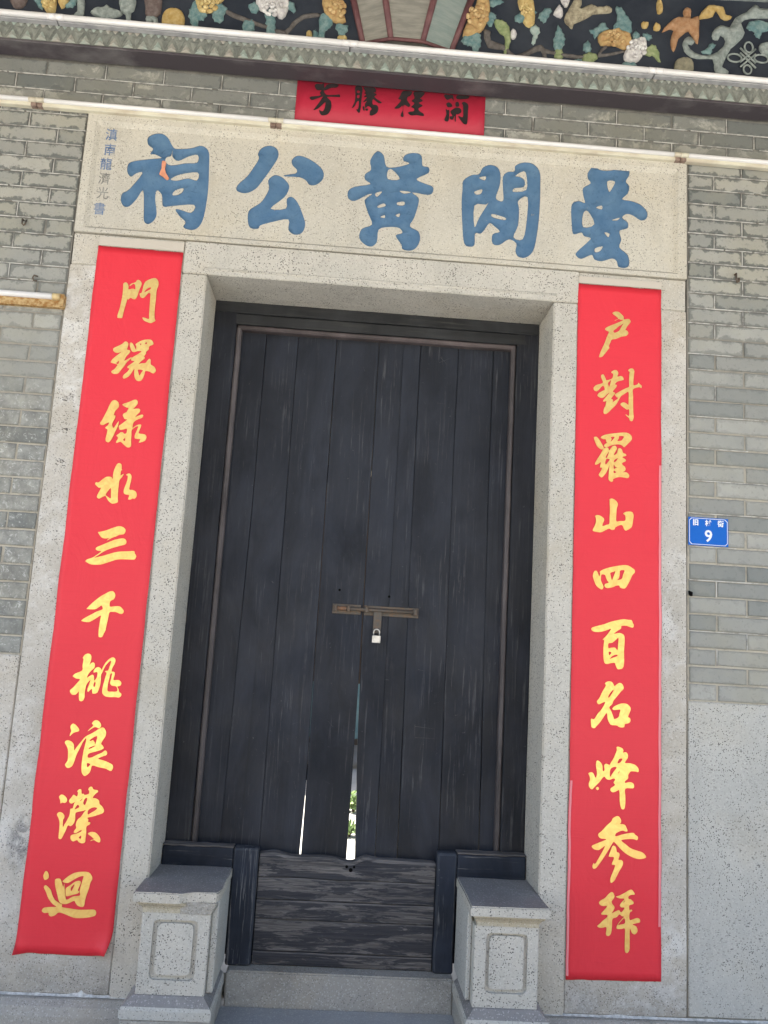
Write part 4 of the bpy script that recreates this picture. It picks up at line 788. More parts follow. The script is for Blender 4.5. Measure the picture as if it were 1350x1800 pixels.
# ------------------------------------------------------------------ wooden door
dr = thing('wooden_door', 'tall double door of worn blue-black planks inside a dark wooden frame', 'door')
YD, YFR = .285, .245
def board(name, x0, x1, z0_, z1_, y0, y1, m, parent, bev=.003, cuts=18, amp=.0015, seed=0, top=None):
    bm = bmesh.new(); box(bm, x0, x1, y0, y1, z0_, z1_, bev)
    lg = [e for e in bm.edges if e.calc_length() > .2]
    bmesh.ops.subdivide_edges(bm, edges=lg, cuts=cuts, use_grid_fill=True)
    rough_up(bm, amp, 5, seed)
    return bmo(name, bm, m, parent)
board('frame_stile', -.652, -.551, .332, 3.082, YFR, .36, 'doorframe', dr, .003, seed=2)
board('frame_stile', .716, .817, .332, 3.082, YFR, .36, 'doorframe', dr, .003, seed=3)
board('frame_head', -.652, .817, 3.030, 3.082, YFR - .004, .36, 'doorframe_h', dr, .003, seed=4)
board('frame_head', -.651, .816, 2.979, 3.028, YFR, .36, 'doorframe_h', dr, .003, seed=5)
board('bead', -.549, -.527, .76, 2.976, YFR + .003, .34, 'bead', dr, .006, seed=6)
board('bead', .694, .714, .76, 2.976, YFR + .003, .34, 'bead', dr, .006, seed=7)
board('bead', -.549, .714, 2.956, 2.977, YFR + .002, .34, 'bead_h', dr, .006, seed=8)
def plank(parent, L, R, z0_, z1_, seed, yo=0):
    """L and R are edge functions of height"""
    bm = bmesh.new(); n = 26; rows = []
    for k in range(n + 1):
        z_ = z0_ + (z1_ - z0_) * k / n
        xl, xr = L(z_), R(z_); y = YD + yo + .002 * noise.noise(Vector((seed, z_ * 1.7, 0)))
        b = .0013
        rows.append([bm.verts.new(c) for c in ((xl, .325, z_), (xl, y + b, z_), (xl + b, y, z_), ((xl + xr) / 2, y - .0008, z_), (xr - b, y, z_), (xr, y + b, z_), (xr, .325, z_))])
    for k in range(n):
        for j in range(6): bm.faces.new((rows[k][j], rows[k][j + 1], rows[k + 1][j + 1], rows[k + 1][j]))
    bm.faces.new(rows[0]); bm.faces.new(rows[-1][::-1])
    return bmo('plank', bm, 'door', parent)
def wav(x, s, a=.0016): return lambda z_: x + a * noise.noise(Vector((s, z_ * 2.2, 3))) + .4 * a * noise.noise(Vector((s, z_ * 9, 7)))
lf = link('door_leaf', None, None, dr); rt = link('door_leaf', None, None, dr)
g1 = .0011
def seam(x, s, xb=None):
    f = wav(x, s)
    g = (lambda z_: f(z_) + ((xb - x) * max(0, (2.3 - z_) / 1.6) if xb is not None else 0))
    return g
sA, sB = seam(-.418, 1, -.437), seam(-.274, 2)
sC = wav(-.1, 3)
def sCl(z_): return sC(z_) - .0085 * max(0, min(1, (1.0 - z_) / .30)) ** 1.2 - .0012
def sCr(z_): return sC(z_) + .0012 - .002 * max(0, min(1, (1.0 - z_) / .3))
def cl(z_): return .0915 + .002 * noise.noise(Vector((4, z_ * 3, 0))) - .0055 * max(0, (1.2 - z_) / .5)
def cr(z_):
    t = max(0, min(1, (1.75 - z_) / 1.05)); b = .004 * math.exp(-((z_ - .93) / .05) ** 2)
    return .0940 + .004 * min(1, max(0, (1.9 - z_) * 2)) + .026 * t ** 2.2 + b + .0025 * noise.noise(Vector((9, z_ * 6, 0)))
sD, sE, sF, sG = seam(.204, 5), seam(.283, 6, .297), seam(.456, 7, .468), seam(.618, 8, .636)
off = lambda f, d: (lambda z_: f(z_) + d * (.25 + 1.5 * max(0, .25 + noise.noise(Vector((f(2.), z_ * 1.1, 4))))))
zb, zt = .338, 2.985
plank(lf, lambda z_: -.545, off(sA, -g1), zb, zt, 1); plank(lf, off(sA, g1), off(sB, -g1 * .8), zb, zt, 2, .001)
plank(lf, off(sB, g1 * .6), sCl, zb, zt, 3, -.001); plank(lf, sCr, cl, zb, zt, 4, .0005)
def sDl(z_): return sD(z_) - (.0001 + .0009 * max(0, min(1, (1.25 - z_) / .3)))
def sDr(z_): return sD(z_) + (.0001 + .0009 * max(0, min(1, (1.25 - z_) / .3)))
plank(rt, cr, sDl, zb, zt, 5, .0004); plank(rt, sDr, off(sE, -g1), zb, zt, 6, .0004)
plank(rt, off(sE, g1 * .8), off(sF, -g1 * .7), zb, zt, 7, -.0006); plank(rt, off(sF, g1 * .7), off(sG, -g1), zb, zt, 8, .0008)
plank(rt, off(sG, g1), lambda z_: .712, zb, zt, 9)
# battens across the back of the leaves
boxo('back_batten', -.54, .082, .326, .36, 1.02, 1.08, 'doorframe', lf); boxo('back_batten', .13, .71, .326, .36, 1.02, 1.08, 'doorframe', rt)
boxo('back_batten', -.54, .08, .326, .36, 2.3, 2.38, 'doorframe', lf); boxo('back_batten', .11, .71, .326, .36, 2.3, 2.38, 'doorframe', rt)
# peepholes
for x, z_, p in ((-.014, 1.824, lf), (.202, 1.808, rt)):
    bm = bmesh.new(); tube(bm, [(x, YD - .0016, z_), (x, YD + .004, z_)], .0055, 12); bmo('screw_hole', bm, 'black', p)
# scratches and scuffs in the paint
bm = bmesh.new(); rr = random.Random(11)
def scratch(p, q, w_=.0011):
    d = Vector((q[0] - p[0], q[1] - p[1])); n_ = Vector((-d.y, d.x)).normalized() * w_ / 2
    ys = YD - .0042
    bm.faces.new([bm.verts.new((a[0] + s_ * n_.x, ys, a[1] + s_ * n_.y)) for a, s_ in ((p, 1), (q, .3), (q, -.3), (p, -1))])
for p, q in (((.343, 1.505), (.374, 1.500)), ((.343, 1.268), (.425, 1.262)), ((.342, 1.275), (.342, 1.225)), ((.344, 1.222), (.428, 1.222)), ((.384, 1.28), (.384, 1.222)), ((.37, 2.88), (.42, 2.905)), ((.375, 2.905), (.41, 2.87)), ((.38, 2.91), (.39, 2.86))): scratch(p, q)
for k in range(46):
    x = rr.uniform(-.5, .68); z_ = rr.uniform(.8, 2.9); a_ = rr.gauss(0, .5) + (1.57 if rr.random() < .6 else 0); l = rr.uniform(.006, .035)
    if abs(x - .1) > .03: scratch((x, z_), (x + math.cos(a_) * l, z_ + math.sin(a_) * l), rr.uniform(.0004, .0010))
o = bmo('scratch_marks', bm, 'scratch', dr); o['kind'] = 'stuff'
# sliding bolt
bl = link('bolt_plate', bpy.data.meshes.new('bolt_plate'), 'iron', rt)
bm = bmesh.new(); box(bm, .097, .333, YD - .006, YD - .001, 1.722, 1.764, .001); bm.to_mesh(bl.data); bm.free()
boxo('keeper_plate', -.039, .083, YD - .006, YD - .001, 1.722, 1.764, 'iron', lf, .001)
bm = bmesh.new(); tube(bm, [(-.03, YD - .015, 1.745), (.325, YD - .015, 1.745)], .0085, 12)
bo = bmo('bolt_bar', bm, 'iron', rt)
bm = bmesh.new(); tube(bm, [(-.02, YD - .015, 1.745), (.02, YD - .015, 1.745)], .0088, 12); bmo('rust_patch', bm, 'rust', bo)
for x in (-.026, .03): boxo('staple', x - .007, x + .007, YD - .026, YD - .005, 1.731, 1.759, 'iron', lf, .003)
for x in (.108, .318): boxo('staple', x - .008, x + .008, YD - .026, YD - .005, 1.731, 1.759, 'iron', rt, .003)
hs = boxo('hasp', .139, .174, YD - .022, YD - .017, 1.648, 1.738, 'iron', rt, .001)
pl = thing('padlock', 'small bright steel padlock hanging from the hasp of the door bolt', 'padlock', (.1555, YD - .034, 1.622))
boxo('lock_body', -.0185, .0185, -.007, .007, -.0155, .0165, 'steel', pl, .002)
bm = bmesh.new()
tube(bm, [(-.0125, 0, .016), (-.0125, 0, .03)] + [(-.0125 * math.cos(a), 0, .03 + .0125 * math.sin(a)) for a in (math.pi * k / 8 for k in range(1, 8))] + [(.0125, 0, .03), (.0125, 0, .016)], .0026, 8)
bmo('shackle', bm, 'steel', pl)

# removable threshold between two bracket posts
th = thing('door_threshold', 'weathered grey plank threshold board slotted in front of the door bottom', 'threshold')
rows = [(.332, .381), (.3825, .500), (.5015, .573), (.5745, .657), (.6585, .742)]
for k, (za, zb_) in enumerate(rows):
    bm = bmesh.new(); n = 56; vs = []
    for i_ in range(n + 1):
        x = -.262 + (.447 + .262) * i_ / n
        wt = .0022 * noise.noise(Vector((x * 7, k * 3.1, 1))); wb = .0022 * noise.noise(Vector((x * 7, k * 3.1 - 3.1, 1))) if k else 0
        zt_ = zb_ + wt; zb2 = za + wb
        if k == 4:
            zt_ += .010 * noise.noise(Vector((x * 6, 2, 1))) + .007 * math.exp(-((x + .2) / .04) ** 2) - .016 * math.exp(-((x - .10) / .05) ** 2) + .010 * math.exp(-((x - .16) / .03) ** 2) - .006 * max(0, (x - .3) / .15)
        yf = .205 + .0025 * noise.noise(Vector((x * 5, k, 2))) + (.003 if k % 2 else 0)
        b = .004 if k < 4 else .010
        pr = [(.262, zb2), (yf + .004, zb2), (yf, zb2 + .004), (yf - .001, (zb2 + zt_) / 2), (yf, zt_ - b), (yf + b, zt_), (.262, zt_ - .001)]
        vs.append([bm.verts.new((x, y, z_)) for y, z_ in pr])
    for i_ in range(n):
        for j in range(7):
            f = bm.faces.new((vs[i_][j], vs[i_][(j + 1) % 7], vs[i_ + 1][(j + 1) % 7], vs[i_ + 1][j]))
            if (k == 4 and j in (4, 5)) or j == 4: f.material_index = 1
    bm.faces.new(vs[0]); bm.faces.new(vs[-1][::-1])
    o = bmo('plank', bm, 'weathered', th); o.data.materials.append(M['weathered_top'])
bm = bmesh.new()
for x, z_, r_ in ((.088, .712, .006), (.118, .712, .005), (.105, .700, .008)): tube(bm, [(x, .2035, z_), (x, .212, z_)], r_, 10)
bmo('knot_hole', bm, 'black', th)
def bracket(side):
    L = side == 'L'
    t = thing('threshold_bracket', 'dark blue L-shaped wooden bracket at the %s end of the plank threshold' % ('left' if L else 'right'), 'wooden bracket', group='wooden brackets holding the threshold')
    xo, xi = (-.3665, -.266) if L else (.531, .450)   # outer edge, inner edge (towards the middle)
    zt_ = .770 if L else .787
    a, b = min(xo, xi), max(xo, xi)
    bm = bmesh.new(); box(bm, a, b, .185, .243, .331, zt_, .010, 3)
    bmesh.ops.subdivide_edges(bm, edges=[e for e in bm.edges if e.calc_length() > .3], cuts=12, use_grid_fill=True); bm.normal_update()
    for f in bm.faces:
        n_ = f.normal
        if max(abs(n_.x), abs(n_.y), abs(n_.z)) < .96 or n_.z > .9: f.material_index = 1
    rough_up(bm, .0022, 9, 3 if L else 8)
    o = bmo('post', bm, 'postblue', t); o.data.materials.append(M['edgewear'])
    x0, x1 = (-.648, a - .001) if L else (b + .001, .813)
    bm = bmesh.new(); box(bm, x0, x1, .187, .243, .60, zt_ - .004, .007, 2)
    bmesh.ops.subdivide_edges(bm, edges=[e for e in bm.edges if e.calc_length() > .2], cuts=12, use_grid_fill=True); rough_up(bm, .0022, 9, 5 if L else 11)
    bmo('arm', bm, 'postblue_h', t)
    bm = bmesh.new(); box(bm, x0, x1, .1885, .243, zt_ - .0035, zt_ + .003, .002, 1)
    bmesh.ops.subdivide_edges(bm, edges=[e for e in bm.edges if e.calc_length() > .2], cuts=16, use_grid_fill=True); rough_up(bm, .003, 22, 5 if L else 11)
    bmo('worn_top', bm, 'weathered_top', t)
bracket('L'); bracket('R')

# ------------------------------------------------------------------ steps and pedestals
st = thing('door_step', 'granite sill step directly under the plank threshold', 'step')
stone('sill_stone', -.353, .528, .195, .330, .140, .44, 'granite_dark', .006, st, .002, 21)
st2 = thing('entrance_step', 'wide worn granite step in front of the door between the pedestals', 'step')
stone('tread_stone', -.80, .97, .10, .205, -.30, .139, 'tread', .006, st2, .002, 23)
def pedestal(side):
    L = side == 'L'
    t = thing('stone_pedestal', ('square granite door pedestal left of the threshold, its top corner chipped off' if L else
              'square granite door pedestal right of the threshold, with an intact moulded cap'), 'pedestal', group='granite pedestals flanking the door')
    x0, x1 = (-.664, -.364) if L else (.531, .818)   # cap
    zc = .696 if L else .699
    yf = -.190
    # cap: a slab whose outline loses a corner on the left pedestal
    pts = [(x0, yf), (x1, yf), (x1, .183), (x0, .183)]
    if L: pts = [(x0, yf), (-.50, yf), (-.492, -.180), (-.478, -.168), (-.455, -.164), (-.42, -.160), (-.378, -.162), (-.371, -.150), (x1, -.11), (x1, .183), (x0, .183)]
    def cut(x):  # notch: the cap is left whole against the jamb
        return x
    bm = bmesh.new()
    tp = [bm.verts.new((x, y, zc)) for x, y in pts]; bt = [bm.verts.new((x, y, zc - .034)) for x, y in pts]
    ft = bm.faces.new(tp); bm.faces.new(bt[::-1]); sf = []
    for i_ in range(len(pts)): sf.append(bm.faces.new((tp[i_], bt[i_], bt[(i_ + 1) % len(pts)], tp[(i_ + 1) % len(pts)])))
    bmesh.ops.bevel(bm, geom=[e for e in ft.edges], offset=.004, segments=2, affect='EDGES')
    bmesh.ops.triangulate(bm, faces=[f for f in bm.faces if len(f.verts) > 4])
    for _ in range(2): bmesh.ops.subdivide_edges(bm, edges=[e for e in bm.edges if e.calc_length() > .05], cuts=1)
    rough_up(bm, .002, 20, 2)
    bm.normal_update()
    bmesh.ops.recalc_face_normals(bm, faces=bm.faces)
    for f in bm.faces:
        if f.normal.z > .8: f.material_index = 1
    o = bmo('cap', bm, 'granite', t); o.data.materials.append(M['captop'])
    # bed mould under the cap
    a, b = (x0 + .012, -.478) if L else (x0 + .010, x1 - .012)
    bm = bmesh.new()
    prof = [(0, zc - .0345), (.004, zc - .044), (.014, zc - .052), (.020, zc - .062), (.020, zc - .075)]
    def sweep(prof, x0_, x1_, y0_, cap_top=True):
        rows_ = []
        for d, z_ in prof: rows_.append([bm.verts.new(c) for c in ((x0_ + d, .183, z_), (x0_ + d, y0_ + d, z_), (x1_ - d, y0_ + d, z_), (x1_ - d, .183, z_))])
        for i_ in range(len(prof) - 1):
            for j in range(4): bm.faces.new((rows_[i_][j], rows_[i_][(j + 1) % 4], rows_[i_ + 1][(j + 1) % 4], rows_[i_ + 1][j]))
        bm.faces.new(rows_[0]); bm.faces.new(rows_[-1][::-1])
    sweep(prof, a, b, yf + .012)
    bmo('bed_mould', bm, 'stained', t)
    if L:
        bm = bmesh.new(); nx_, nz_ = 12, 9; gr2 = []
        for i_ in range(nx_ + 1):
            x = -.500 + (.500 - .372) * i_ / nx_; r2 = []
            for j in range(nz_ + 1):
                w_ = j / nz_; k_ = 1 - .9 * max(0, i_ / nx_ - .65) / .35 * w_
                r2.append(bm.verts.new((x - .022 * w_ * (i_ / nx_), -.160 + .004 * noise.noise(Vector((x * 50, w_ * 4, 2))) - .006 * (1 - w_) * k_, zc - .034 - .042 * w_)))
            r2.append(bm.verts.new((x, -.09, zc - .0755))); r2.append(bm.verts.new((x, -.09, zc - .0345)))
            gr2.append(r2)
        m_ = len(gr2[0])
        for i_ in range(nx_):
            for j in range(m_): bm.faces.new((gr2[i_][j], gr2[i_][(j + 1) % m_], gr2[i_ + 1][(j + 1) % m_], gr2[i_ + 1][j]))
        bm.faces.new(gr2[0]); bm.faces.new(gr2[-1][::-1])
        bmo('broken_corner', bm, 'granite_dark', t)
    # shaft with a sunk field and a raised tablet
    sx0, sx1 = (-.632, -.392) if L else (.553, .786); ys = -.158; z0_, z1_ = .352, zc - .0755
    bm = bmesh.new()
    px0, px1, pz0, pz1 = sx0 + .042, sx1 - .040, z0_ + .048, z1_ - .022
    c = .016
    def notch(x0_, x1_, za, zb_, c): return [(x0_ + c, za), (x1_ - c, za), (x1_ - c * .3, za + c * .3), (x1_, za + c), (x1_, zb_ - c), (x1_ - c * .3, zb_ - c * .3), (x1_ - c, zb_), (x0_ + c, zb_), (x0_ + c * .3, zb_ - c * .3), (x0_, zb_ - c), (x0_, za + c), (x0_ + c * .3, za + c * .3)]
    outer = rect(sx0 + .003, sx1 - .003, z0_, z1_); fld = notch(px0, px1, pz0, pz1, c)
    sheet(bm, [outer, fld], ys)
    be = [e for e in bm.edges if len(e.link_faces) == 1 and all(px0 - .001 < v.co.x < px1 + .001 and pz0 - .001 < v.co.z < pz1 + .001 for v in e.verts)]
    r = bmesh.ops.extrude_edge_only(bm, edges=be)
    for q in r['geom']:
        if isinstance(q, bmesh.types.BMVert): q.co.y += .013
    v_, f_ = fill([fld]); vv = [bm.verts.new((p[0], ys + .0128, p[1])) for p in v_]
    for t3 in f_: bm.faces.new([vv[i_] for i_ in t3])
    q = [bm.verts.new((x, ys, z_)) for x, z_ in outer]; q2 = [bm.verts.new((x, ys + .003, z_)) for x, z_ in rect(sx0, sx1, z0_, z1_)]; q3 = [bm.verts.new((x, .183, z_)) for x, z_ in rect(sx0, sx1, z0_, z1_)]
    for A, B in ((q, q2), (q2, q3)):
        for i_ in range(4): bm.faces.new((A[i_], A[(i_ + 1) % 4], B[(i_ + 1) % 4], B[i_]))
    bmo('shaft', bm, 'granite', t)
    gp = .016 if L else .013
    slab('tablet', [notch(px0 + gp, px1 - gp, pz0 + gp, pz1 - gp * .7, c * 1.1)], ys + .0126, .0115, 'granite', t, 1)
    # side wing behind the front shaft, facing the step
    wx0, wx1 = (sx1, x1 - .004) if L else (x0 + .004, sx0)
    bm = bmesh.new(); box(bm, wx0 + (.0005 if L else 0), wx1 - (0 if L else .0005), -.130 if L else -.105, .183, .352, zc - .0355, .004)
    bmo('side_pier', bm, 'granite_grey', t)
    # base with sloping shoulder
    bx0, bx1 = (-.672, -.358) if L else (.524, .826)
    bm = bmesh.new()
    prof = [(.034, .3525), (.030, .349), (.006, .326), (.0, .316), (0, .287)]
    if 1:
        rows_ = []
        for d, z_ in prof: rows_.append([bm.verts.new(c_) for c_ in ((bx0 + (d if L else d), .138, z_), (bx0 + d, -.200 + d, z_), (bx1 - d, -.200 + d, z_), (bx1 - d, .138, z_))])
        for i_ in range(len(prof) - 1):
            for j in range(4):
                f = bm.faces.new((rows_[i_][j], rows_[i_][(j + 1) % 4], rows_[i_ + 1][(j + 1) % 4], rows_[i_ + 1][j]))
                if i_ < 2: f.material_index = 1
        f = bm.faces.new(rows_[0]); f.material_index = 1; bm.faces.new(rows_[-1][::-1])
    o = bmo('base', bm, 'granite_grey', t); o.data.materials.append(M['captop'])
    boxo('base_block', bx0 + .003, bx1 - .004, -.197, .138, .206, .2835, 'granite_dark', t, .004)
pedestal('L'); pedestal('R')

# ------------------------------------------------------------------ couplets
def couplet(side):
    L = side == 'L'
    t = thing('red_couplet', ('long red paper couplet with gold characters %s of the door, %s' % (('left', 'its lower corners curling') if L else ('right', 'its left edge faded pink'))), 'couplet', group='red paper couplets beside the door')
    c = [(-1.109, 3.174), (-.7575, 3.172), (-.7610, .416), (-1.1035, .421)] if L else [(.919, 3.172), (1.281, 3.173), (1.2905, .410), (.9265, .404)]
    nx, nz = 16, 90; bm = bmesh.new(); G = []
    def pt(u, w):
        x = (c[0][0] * (1 - u) + c[1][0] * u) * (1 - w) + (c[3][0] * (1 - u) + c[2][0] * u) * w
        z_ = (c[0][1] * (1 - u) + c[1][1] * u) * (1 - w) + (c[3][1] * (1 - u) + c[2][1] * u) * w
        e = min(u, 1 - u, 1e9); y = -.0155 + .0012 * noise.noise(Vector((u * 2, w * 9, 5 if L else 9)))
        # lifted edges
        k = max(0, 1 - min(u, 1 - u) / .07)
        y -= .006 * k * max(0, .3 + noise.noise(Vector((w * 11, u * 3, 1.5))))
        if L:
            d = math.hypot(1 - u, (1 - w) * 8); y -= .045 * max(0, 1 - d / .22) ** 1.5
            d2 = math.hypot(u, (1 - w) * 8); y -= .03 * max(0, 1 - d2 / .14) ** 1.3
            if d < .22: z_ += .018 * max(0, 1 - d / .22); x -= .012 * max(0, 1 - d / .22)
        x += .0028 * noise.noise(Vector((w * 17, u * 2, 8))) + .0012 * noise.noise(Vector((w * 60, u * 2, 3)))
        if w in (0, 1): z_ += .002 * noise.noise(Vector((u * 9, w * 4, 1)))
        return Vector((x, y, z_))
    for i_ in range(nx + 1): G.append([bm.verts.new(pt(i_ / nx, j / nz)) for j in range(nz + 1)])
    for i_ in range(nx):
        for j in range(nz):
            f = bm.faces.new((G[i_][j], G[i_ + 1][j], G[i_ + 1][j + 1], G[i_][j + 1])); f.smooth = True
    be = [e for e in bm.edges if len(e.link_faces) == 1]
    r = bmesh.ops.extrude_edge_only(bm, edges=be)
    for q in r['geom']:
        if isinstance(q, bmesh.types.BMVert): q.co.y += .0012
    bmo('paper_sheet', bm, 'red', t)
    for k in range(10): slab('painted_character', loops_of(GL[('L' if L else 'R') + str(k)]), -.0165, .0012, 'gold', t, 3)
    # pink faded margins
    if not L:
        bm = bmesh.new()
        def ms(u0, u1, w0, w1, n=40):
            for j in range(n):
                wa, wb = w0 + (w1 - w0) * j / n, w0 + (w1 - w0) * (j + 1) / n
                q = [pt(u0, wa), pt(u1, wa), pt(u1, wb), pt(u0, wb)]
                bm.faces.new([bm.verts.new(v - Vector((0, .0008, 0))) for v in q])
        ms(.004, .028, .74, .995)
        bmo('faded_margin', bm, 'pink', t)
        bm = bmesh.new(); ms(.972, .996, .28, .93); bmo('faded_margin', bm, 'pink', t)
    return t
couplet('L'); couplet('R')
def paper_strip(x0, x1, za, zb_, label):
    bm = bmesh.new(); n = 30; a = []; b = []
    for i_ in range(n + 1):
        x = x0 + (x1 - x0) * i_ / n
        a.append(bm.verts.new((x, -.0195 - .0006 * noise.noise(Vector((x * 20, 1, 1))), za)))
        b.append(bm.verts.new((x, -.0200, zb_ + .002 * noise.noise(Vector((x * 30, 5, 1))))))
    for i_ in range(n): bm.faces.new((a[i_], a[i_ + 1], b[i_ + 1], b[i_]))
    be = [e for e in bm.edges if len(e.link_faces) == 1]; r = bmesh.ops.extrude_edge_only(bm, edges=be)
    for q in r['geom']:
        if isinstance(q, bmesh.types.BMVert): q.co.y += .001
    tag(bmo('old_paper_strip', bm, 'oldpaper'), label, 'paper strip', 'strips of old paper above the couplets')
paper_strip(-1.107, -.7565, 3.1755, 3.214, 'strip of old off-white paper above the left red couplet')
paper_strip(.921, 1.281, 3.1745, 3.205, 'strip of old off-white paper above the right red couplet')
# shreds of an older printed poster left on the stone
bm = bmesh.new(); rr = random.Random(5)
for cx, cz, n in ((-1.168, 2.508, 9), (-1.146, 2.518, 9), (-1.155, 2.375, 12), (-1.166, 2.243, 7), (-1.146, 2.243, 5)):
    for k in range(n):
        x, z_ = cx + rr.uniform(-.009, .009), cz + rr.uniform(-.011, .011); l, h = (rr.uniform(.003, .009), .0012) if rr.random() < .6 else (.0013, rr.uniform(.003, .008))
        box(bm, x - l / 2, x + l / 2, -.0142, -.0130, z_ - h / 2, z_ + h / 2)
o = bmo('poster_shreds', bm, 'ink', sd); o['kind'] = 'stuff'
# horizontal banner
bn = thing('door_banner', 'short crimson paper banner with four black characters above the name plaque', 'banner')
bm = bmesh.new(); n = 24; a = []; b = []
for i_ in range(n + 1):
    u = i_ / n; y = -.0105 - .001 * noise.noise(Vector((u * 6, 0, 4)))
    a.append(bm.verts.new((-.3425 + .830 * u, y, 3.807))); b.append(bm.verts.new((-.3425 + .830 * u, y, 4.03)))
for i_ in range(n): bm.faces.new((a[i_], a[i_ + 1], b[i_ + 1], b[i_])).smooth = True
be = [e for e in bm.edges if len(e.link_faces) == 1]; r = bmesh.ops.extrude_edge_only(bm, edges=be)
for q in r['geom']:
    if isinstance(q, bmesh.types.BMVert): q.co.y += .001
bmo('paper_sheet', bm, 'crimson', bn)
for k in range(4): slab('painted_character', loops_of(GL['B%d' % k]), -.0118, .0008, 'ink', bn, 3)

# ------------------------------------------------------------------ number sign
sg = thing('house_number_sign', 'small blue enamel house number plate on the brick right of the doorway', 'sign', (1.4845, -.0075, 2.1355))
boxo('sign_plate', -.084, .084, -.0025, .0005, -.0585, .0585, 'signblue', sg, .0008)
bm = bmesh.new()
def frame_loop(hx, hz, c): return [(-hx + c, -hz), (hx - c, -hz), (hx, -hz + c), (hx, hz - c), (hx - c, hz), (-hx + c, hz), (-hx, hz - c), (-hx, -hz + c)]
slab('white_border', [frame_loop(.0805, .055, .010), frame_loop(.0785, .053, .0093)], -.0026, .0006, 'signwhite', sg, 1); bm.free()
for ch, x in zip('旧村街', (-.0535, -.0015, .051)): text_mesh(ch, .027, 'signwhite', sg, (x, -.0031, .0365), .0009, 'sign_character', xs=.95)
text_mesh('9', .067, 'signwhite', sg, (0, -.0031, -.0175), .0012, 'sign_number')

# ------------------------------------------------------------------ tubes
def tube_row(name, label, xs, z_, y, r_, bat, group):
    for i_ in range(len(xs) - 1):
        a, b = xs[i_], xs[i_ + 1]
        t = thing(name, label[i_], 'tube light', ((a + b) / 2, y, z_), group)
        h = (b - a) / 2
        bm = bmesh.new(); tube(bm, [(-h + .03, 0, 0), (h - .03, 0, 0)], r_, 14); bmo('glass_tube', bm, 'tube', t, flat=False)
        if bat:
            boxo('batten', -h + .002, h - .002, r_ * .4, r_ * .4 + .028, -.024, .010, 'batten', t, .003)
        else:
            boxo('batten', -h + .002, h - .002, r_ * 1.1, r_ * 1.1 + .028, -.010, .010, 'steelgrey', t, .003)
        for s_ in (-1, 1):
            bm = bmesh.new(); tube(bm, [(s_ * (h - .032), 0, 0), (s_ * h, 0, 0)], r_ * 1.06, 12); bmo('end_cap', bm, 'batten' if bat else 'tube', t)
            if bat: boxo('scorched_end', s_ * (h - .014) - .013, s_ * (h - .014) + .013, r_ * .4 - .0008, r_ * .4 + .026, -.0243, .0103, 'joint', t, .003)
tube_row('tube_light', ['tube light over the frieze foot, leftmost of the upper row', 'upper row tube light above the left half of the name plaque',
    'upper row tube light crossing in front of the flower pot relief', 'tube light over the frieze foot, rightmost of the upper row'], [-2.6, -1.35, -.12, 1.2, 2.45], 4.1075, -.150, .0125, False, 'tube lights along the foot of the frieze')
tube_row('tube_light', ['cream batten tube light across the bricks left of the name plaque', 'cream batten tube light along the left end of the name plaque top',
    'cream batten tube light under the crimson banner', 'cream batten tube light across the bricks right of the name plaque'], [-2.63, -1.43, -.417, 1.357, 2.56], 3.795, -.042, .010, True, 'tube lights along the top of the name plaque')
t = thing('tube_light', 'tube light on a rusted batten left of the doorway, below the brick hooks', 'tube light', (-1.22, -.03, 2.93))
bm = bmesh.new(); tube(bm, [(-.9, 0, 0), (-.022, 0, 0)], .0125, 14); bmo('glass_tube', bm, 'tube', t, flat=False)
bm = bmesh.new(); tube(bm, [(-.042, 0, 0), (-.012, 0, 0)], .0145, 14); bmo('end_cap', bm, 'cap', t, flat=False)
bm = bmesh.new(); box(bm, -.9, .004, .004, .029, -.043, -.004, .002); bmo('batten', bm, 'battenrust', t)
bm = bmesh.new(); box(bm, -.010, .006, -.012, .029, -.040, .010, .002); bmo('lamp_holder', bm, 'battenrust', t)

# ------------------------------------------------------------------ hooks
def hook(x, z_, label, pts, m='iron', r_=.0035, y=-.004):
    t = thing('wall_hook', label, 'hook', (x, y, z_), 'iron hooks in the brick joints')
    bm = bmesh.new(); tube(bm, pts, r_, 8); bmo('hook_rod', bm, m, t)
hook(-1.428, 3.262, 'thin bent iron hook in the bricks left of the name plaque', [(-.004, .02, .004), (-.004, -.014, .002), (-.002, -.016, -.02), (.004, -.016, -.026), (.010, -.014, -.018), (.011, -.010, .0)])
hook(1.61, 3.265, 'thick curled iron hook in the bricks right of the right couplet', [(0, .02, .01), (0, -.014, .008), (-.001, -.016, -.02), (.004, -.016, -.032), (.010, -.016, -.028), (.011, -.015, -.012)], r_=.0042)
hook(-1.352, 3.013, 'dark open ring hook just above the rusty tube light', [(.008, .0, .010), (-.004, -.010, .010), (-.008, -.012, -.002), (-.002, -.012, -.014), (.010, -.010, -.014)], r_=.003)
bm = bmesh.new(); tube(bm, [(1.40, -.012, 1.888), (1.408, -.014, 1.878), (1.413, -.012, 1.868)], [.002, .010, .004], 8)
tag(bmo('iron_stub', bm, 'black'), 'black iron stub in the joint between right door stone and bricks', 'iron stub')

